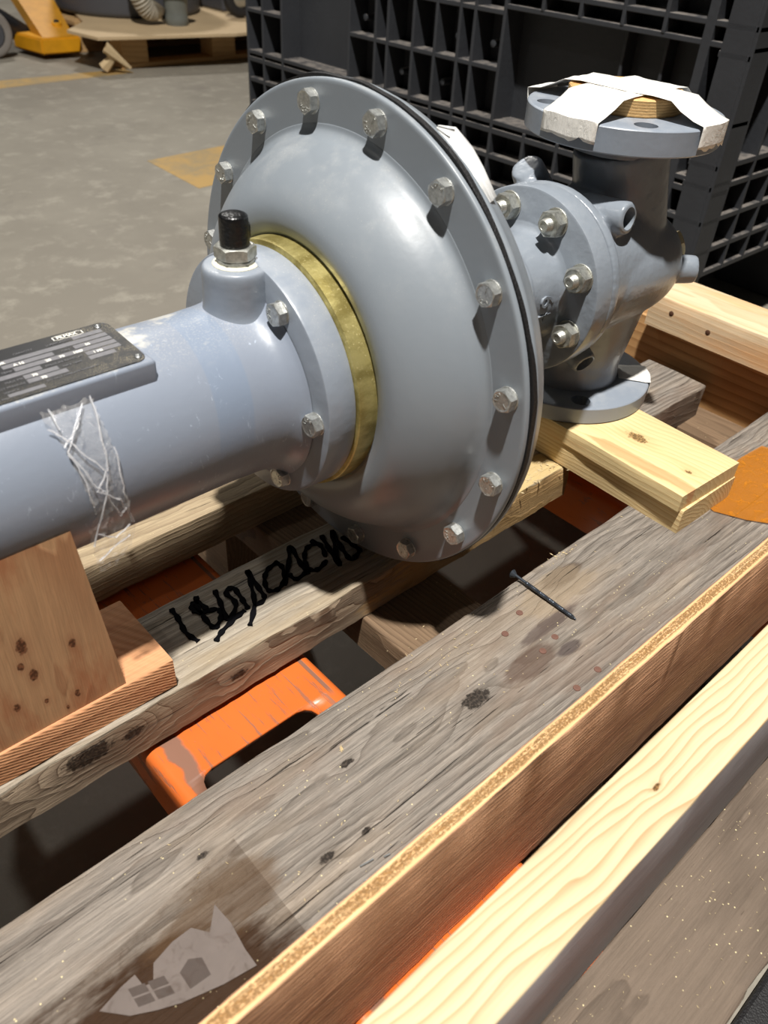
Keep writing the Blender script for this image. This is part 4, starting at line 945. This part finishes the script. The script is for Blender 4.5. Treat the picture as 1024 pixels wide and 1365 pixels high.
# right-hand face
for k, x in enumerate((0.985, 1.055, 1.130, 1.205, 1.29, 1.38, 1.47, 1.56, 1.65, 1.74, 1.83, 1.92, 2.04)):
    o = box('upright_rib', x - 0.0035, x + 0.0035, YR, YI + 0.002, ZB, ZT, CRATE, cr, 0.0015)
for z in (-0.236, -0.192, -0.139, -0.084, -0.052, 0.10, 0.137, 0.20, 0.29, 0.38, 0.47, 0.585):
    box('cross_rib', XF, 2.045, YR + 0.001, YI + 0.002, z - 0.0045, z + 0.0045, CRATE, cr, 0.0012)
for (y, z) in ((1.0525, 0.0435), (0.9701, 0.0446), (0.9327, -0.0383), (0.6934, 0.0467), (0.8142, -0.0376), (0.7836, 0.0463)):
    bm = bmesh.new(); lathe(bm, [(-0.034, 0.0), (-0.034, 0.0035), (-0.033, 0.0065), (0.0, 0.0075)], 14, 'X', (XI, y, z)); link('peg', bm, CRATE, cr, 40)
for y in (0.23, 0.75, 1.28):
    for x in (1.0, 1.5, 1.95): box('foot', x - 0.03, x + 0.08, y, y + 0.15, FLOOR + 0.0005, ZB + 0.002, CRATE, cr, 0.004)
box('base_deck', XI, 2.05, YI, 1.455, ZB, ZB + 0.02, CRATE, cr)

# ------------------------------------------------------------------ background: loaded pallet
bp = thing('wooden_pallet', (1.8, 3.4, FLOOR), 'softwood pallet topped with a plywood sheet at the back of the hall', 'pallet')
for i, x in enumerate((1.42, 1.86, 2.30)):
    for y in (3.10, 3.50, 3.90): box('foot_block', x, x + 0.12, y, y + 0.10, FLOOR + 0.018, FLOOR + 0.105, BGWOOD, bp, 0.002)
for y in (3.095, 3.50, 3.90): box('bottom_board', 1.41, 2.55, y, y + 0.10, FLOOR + 0.0005, FLOOR + 0.018, BGWOOD, bp, 0.002)
for k in range(7): box('top_board', 1.41, 2.55, 3.08 + k * 0.135, 3.08 + k * 0.135 + 0.1, FLOOR + 0.105, FLOOR + 0.123, BGWOOD, bp, 0.002)
bm = bmesh.new()
poly_slab(bm, [(1.285, 3.02), (1.86, 2.905), (2.6, 2.99), (2.6, 3.95), (1.62, 4.06), (1.41, 3.40), (1.252, 3.22)], FLOOR + 0.1235, FLOOR + 0.1345); link('plywood_sheet', bm, BGPLY, bp)
bm = bmesh.new(); tube(bm, [(1.315, 3.06, FLOOR + 0.02), (1.34, 3.03, FLOOR + 0.06), (1.31, 3.02, FLOOR + 0.10), (1.40, 3.00, FLOOR + 0.02)], [0.024, 0.018, 0.022, 0.006], 6); link('splintered_board', bm, PLYE, bp)
PZ = FLOOR + 0.1345
t = thing('drum', (1.78, 3.68, PZ), 'large dark grey drum standing on the plywood-topped pallet', 'drum')
bm = bmesh.new(); lathe(bm, smoothprof([(0.0, 0.31), (0.01, 0.325), (0.05, 0.33), (0.30, 0.335), (0.60, 0.335)], 4), 72, 'Z', (1.78, 3.68, PZ)); link('shell', bm, DRUM, t, 50)
bm = bmesh.new(); lathe(bm, [(0.60, 0.335), (0.615, 0.335), (0.62, 0.325), (0.62, 0.0)], 72, 'Z', (1.78, 3.68, PZ)); link('lid', bm, DRUM, t, 50)
t = thing('ribbed_hose', (1.66, 3.20, PZ), 'pale ribbed hose bend in front of the dark drum', 'hose')
bm = bmesh.new(); pts = []; rads = []
HP = smoothprof([(1.568, 0.34), (1.572, 0.20), (1.588, 0.115), (1.620, 0.062), (1.655, 0.054), (1.672, 0.075)], 22)
for i, (hx, hz) in enumerate(HP): pts.append((hx, 3.22, PZ + hz)); rads.append(0.0365 + 0.0045 * math.sin(i * 1.4))
tube(bm, pts, rads, 18); link('hose', bm, HOSE, t, 60)
t = thing('pipe_fitting', (1.73, 3.19, PZ), 'grey cast pipe fitting standing on plywood beside the ribbed hose', 'fitting')
bm = bmesh.new(); lathe(bm, smoothprof([(0.0, 0.046), (0.02, 0.050), (0.05, 0.048), (0.09, 0.052), (0.115, 0.056)], 4), 20, 'Z', (1.745, 3.19, PZ)); link('body', bm, VALVE, t, 40)
bm = bmesh.new(); lathe(bm, [(0.115, 0.04), (0.115, 0.072), (0.135, 0.075), (0.15, 0.06), (0.15, 0)], 24, 'Z', (1.745, 3.19, PZ)); link('collar', bm, VALVE, t, 40)
bm = bmesh.new(); tube(bm, [(1.745, 3.2, PZ + 0.07), (1.708, 3.205, PZ + 0.065)], 0.03, 16); link('side_branch', bm, VALVE, t, 40)
t = tag(box('storage_box', 2.16, 2.45, 3.46, 3.75, PZ, PZ + 0.3, DRUM, None, 0.01), 'dark grey box on the back pallet, left of the black container', 'box')
t = thing('caster_wheel', (2.13, 3.27, PZ), 'black wheel with a steel hub on the back pallet beside the dark box', 'wheel')
bm = bmesh.new(); lathe(bm, smoothprof([(-0.02, 0.045), (-0.02, 0.075), (0.0, 0.085), (0.02, 0.075), (0.02, 0.045)], 4), 32, 'Y', (2.13, 3.27, PZ + 0.086)); link('tyre', bm, TYRE, t, 50)
bm = bmesh.new(); lathe(bm, [(-0.022, 0.0), (-0.022, 0.03), (-0.015, 0.046), (0.015, 0.046), (0.022, 0.03), (0.022, 0.0)], 24, 'Y', (2.13, 3.27, PZ + 0.086)); link('hub', bm, STEEL, t, 40)
tag(box('blue_bin', 2.25, 3.2, 4.15, 4.5, FLOOR + 0.001, 0.3, BLUE, None, 0.02), 'blue bin standing behind the back pallet', 'bin')

# yellow machine leg
yl = thing('stacker_truck', (1.25, 3.6, FLOOR), 'dirty yellow lift truck leg standing left of the back pallet', 'truck')
bm = bmesh.new()
P = [(1.205, 3.385), (1.384, 3.385), (1.384, 3.56), (1.172, 3.60)]
poly_slab(bm, P, FLOOR + 0.022, FLOOR + 0.082)
bmesh.ops.bevel(bm, geom=bm.edges[:], offset=0.006, segments=2, affect='EDGES'); link('foot_plate', bm, YELLOW, yl, 40)
bm = bmesh.new()
A = [(1.225, 3.41, FLOOR + 0.083), (1.362, 3.41, FLOOR + 0.083), (1.475, 3.92, -0.165), (1.300, 3.92, -0.165)]
B = [(x, y + 0.01, z + 0.0) for x, y, z in A]
lo = [bm.verts.new((x, y + 0.05, z - 0.03)) for x, y, z in A]; hi = [bm.verts.new(p_) for p_ in A]
bm.faces.new(hi); bm.faces.new(lo[::-1])
for i in range(4): bm.faces.new((lo[i], lo[(i + 1) % 4], hi[(i + 1) % 4], hi[i]))
link('sloping_arm', bm, YELLOWD, yl, 40)
bm = bmesh.new(); tube(bm, [(1.335, 3.50, -0.310), (1.334, 3.497, -0.296)], [0.022, 0.020], 20); link('pivot_boss', bm, YELLOW, yl, 40)
bm = bmesh.new(); tube(bm, [(1.334, 3.499, -0.300), (1.333, 3.495, -0.2945)], [0.012, 0.012], 16); link('pivot_bore', bm, BLACKM, yl)
bm = bmesh.new(); lathe(bm, smoothprof([(-0.03, 0.055), (-0.03, 0.085), (0.0, 0.092), (0.03, 0.085), (0.03, 0.055)], 4), 40, 'Y', (1.045, 3.52, FLOOR + 0.0925)); w_ = link('wheel', bm, WHEELG, yl, 50)
bm = bmesh.new(); lathe(bm, [(-0.034, 0.0), (-0.034, 0.05), (-0.02, 0.06), (0.02, 0.06), (0.034, 0.05), (0.034, 0.0)], 32, 'Y', (1.045, 3.52, FLOOR + 0.0925)); link('hub', bm, DRUM, w_, 40)
bm = bmesh.new(); tube(bm, [(1.02, 3.62, -0.25), (1.12, 3.60, -0.29), (1.24, 3.62, -0.36)], [0.045, 0.045, 0.04], 16); link('lift_arm', bm, BLACKM, yl, 50)
bm = bmesh.new(); abox(bm, 0.95, 1.16, 3.66, 3.78, FLOOR + 0.01, -0.27, 0.01); link('chassis', bm, BLACKM, yl, 40)
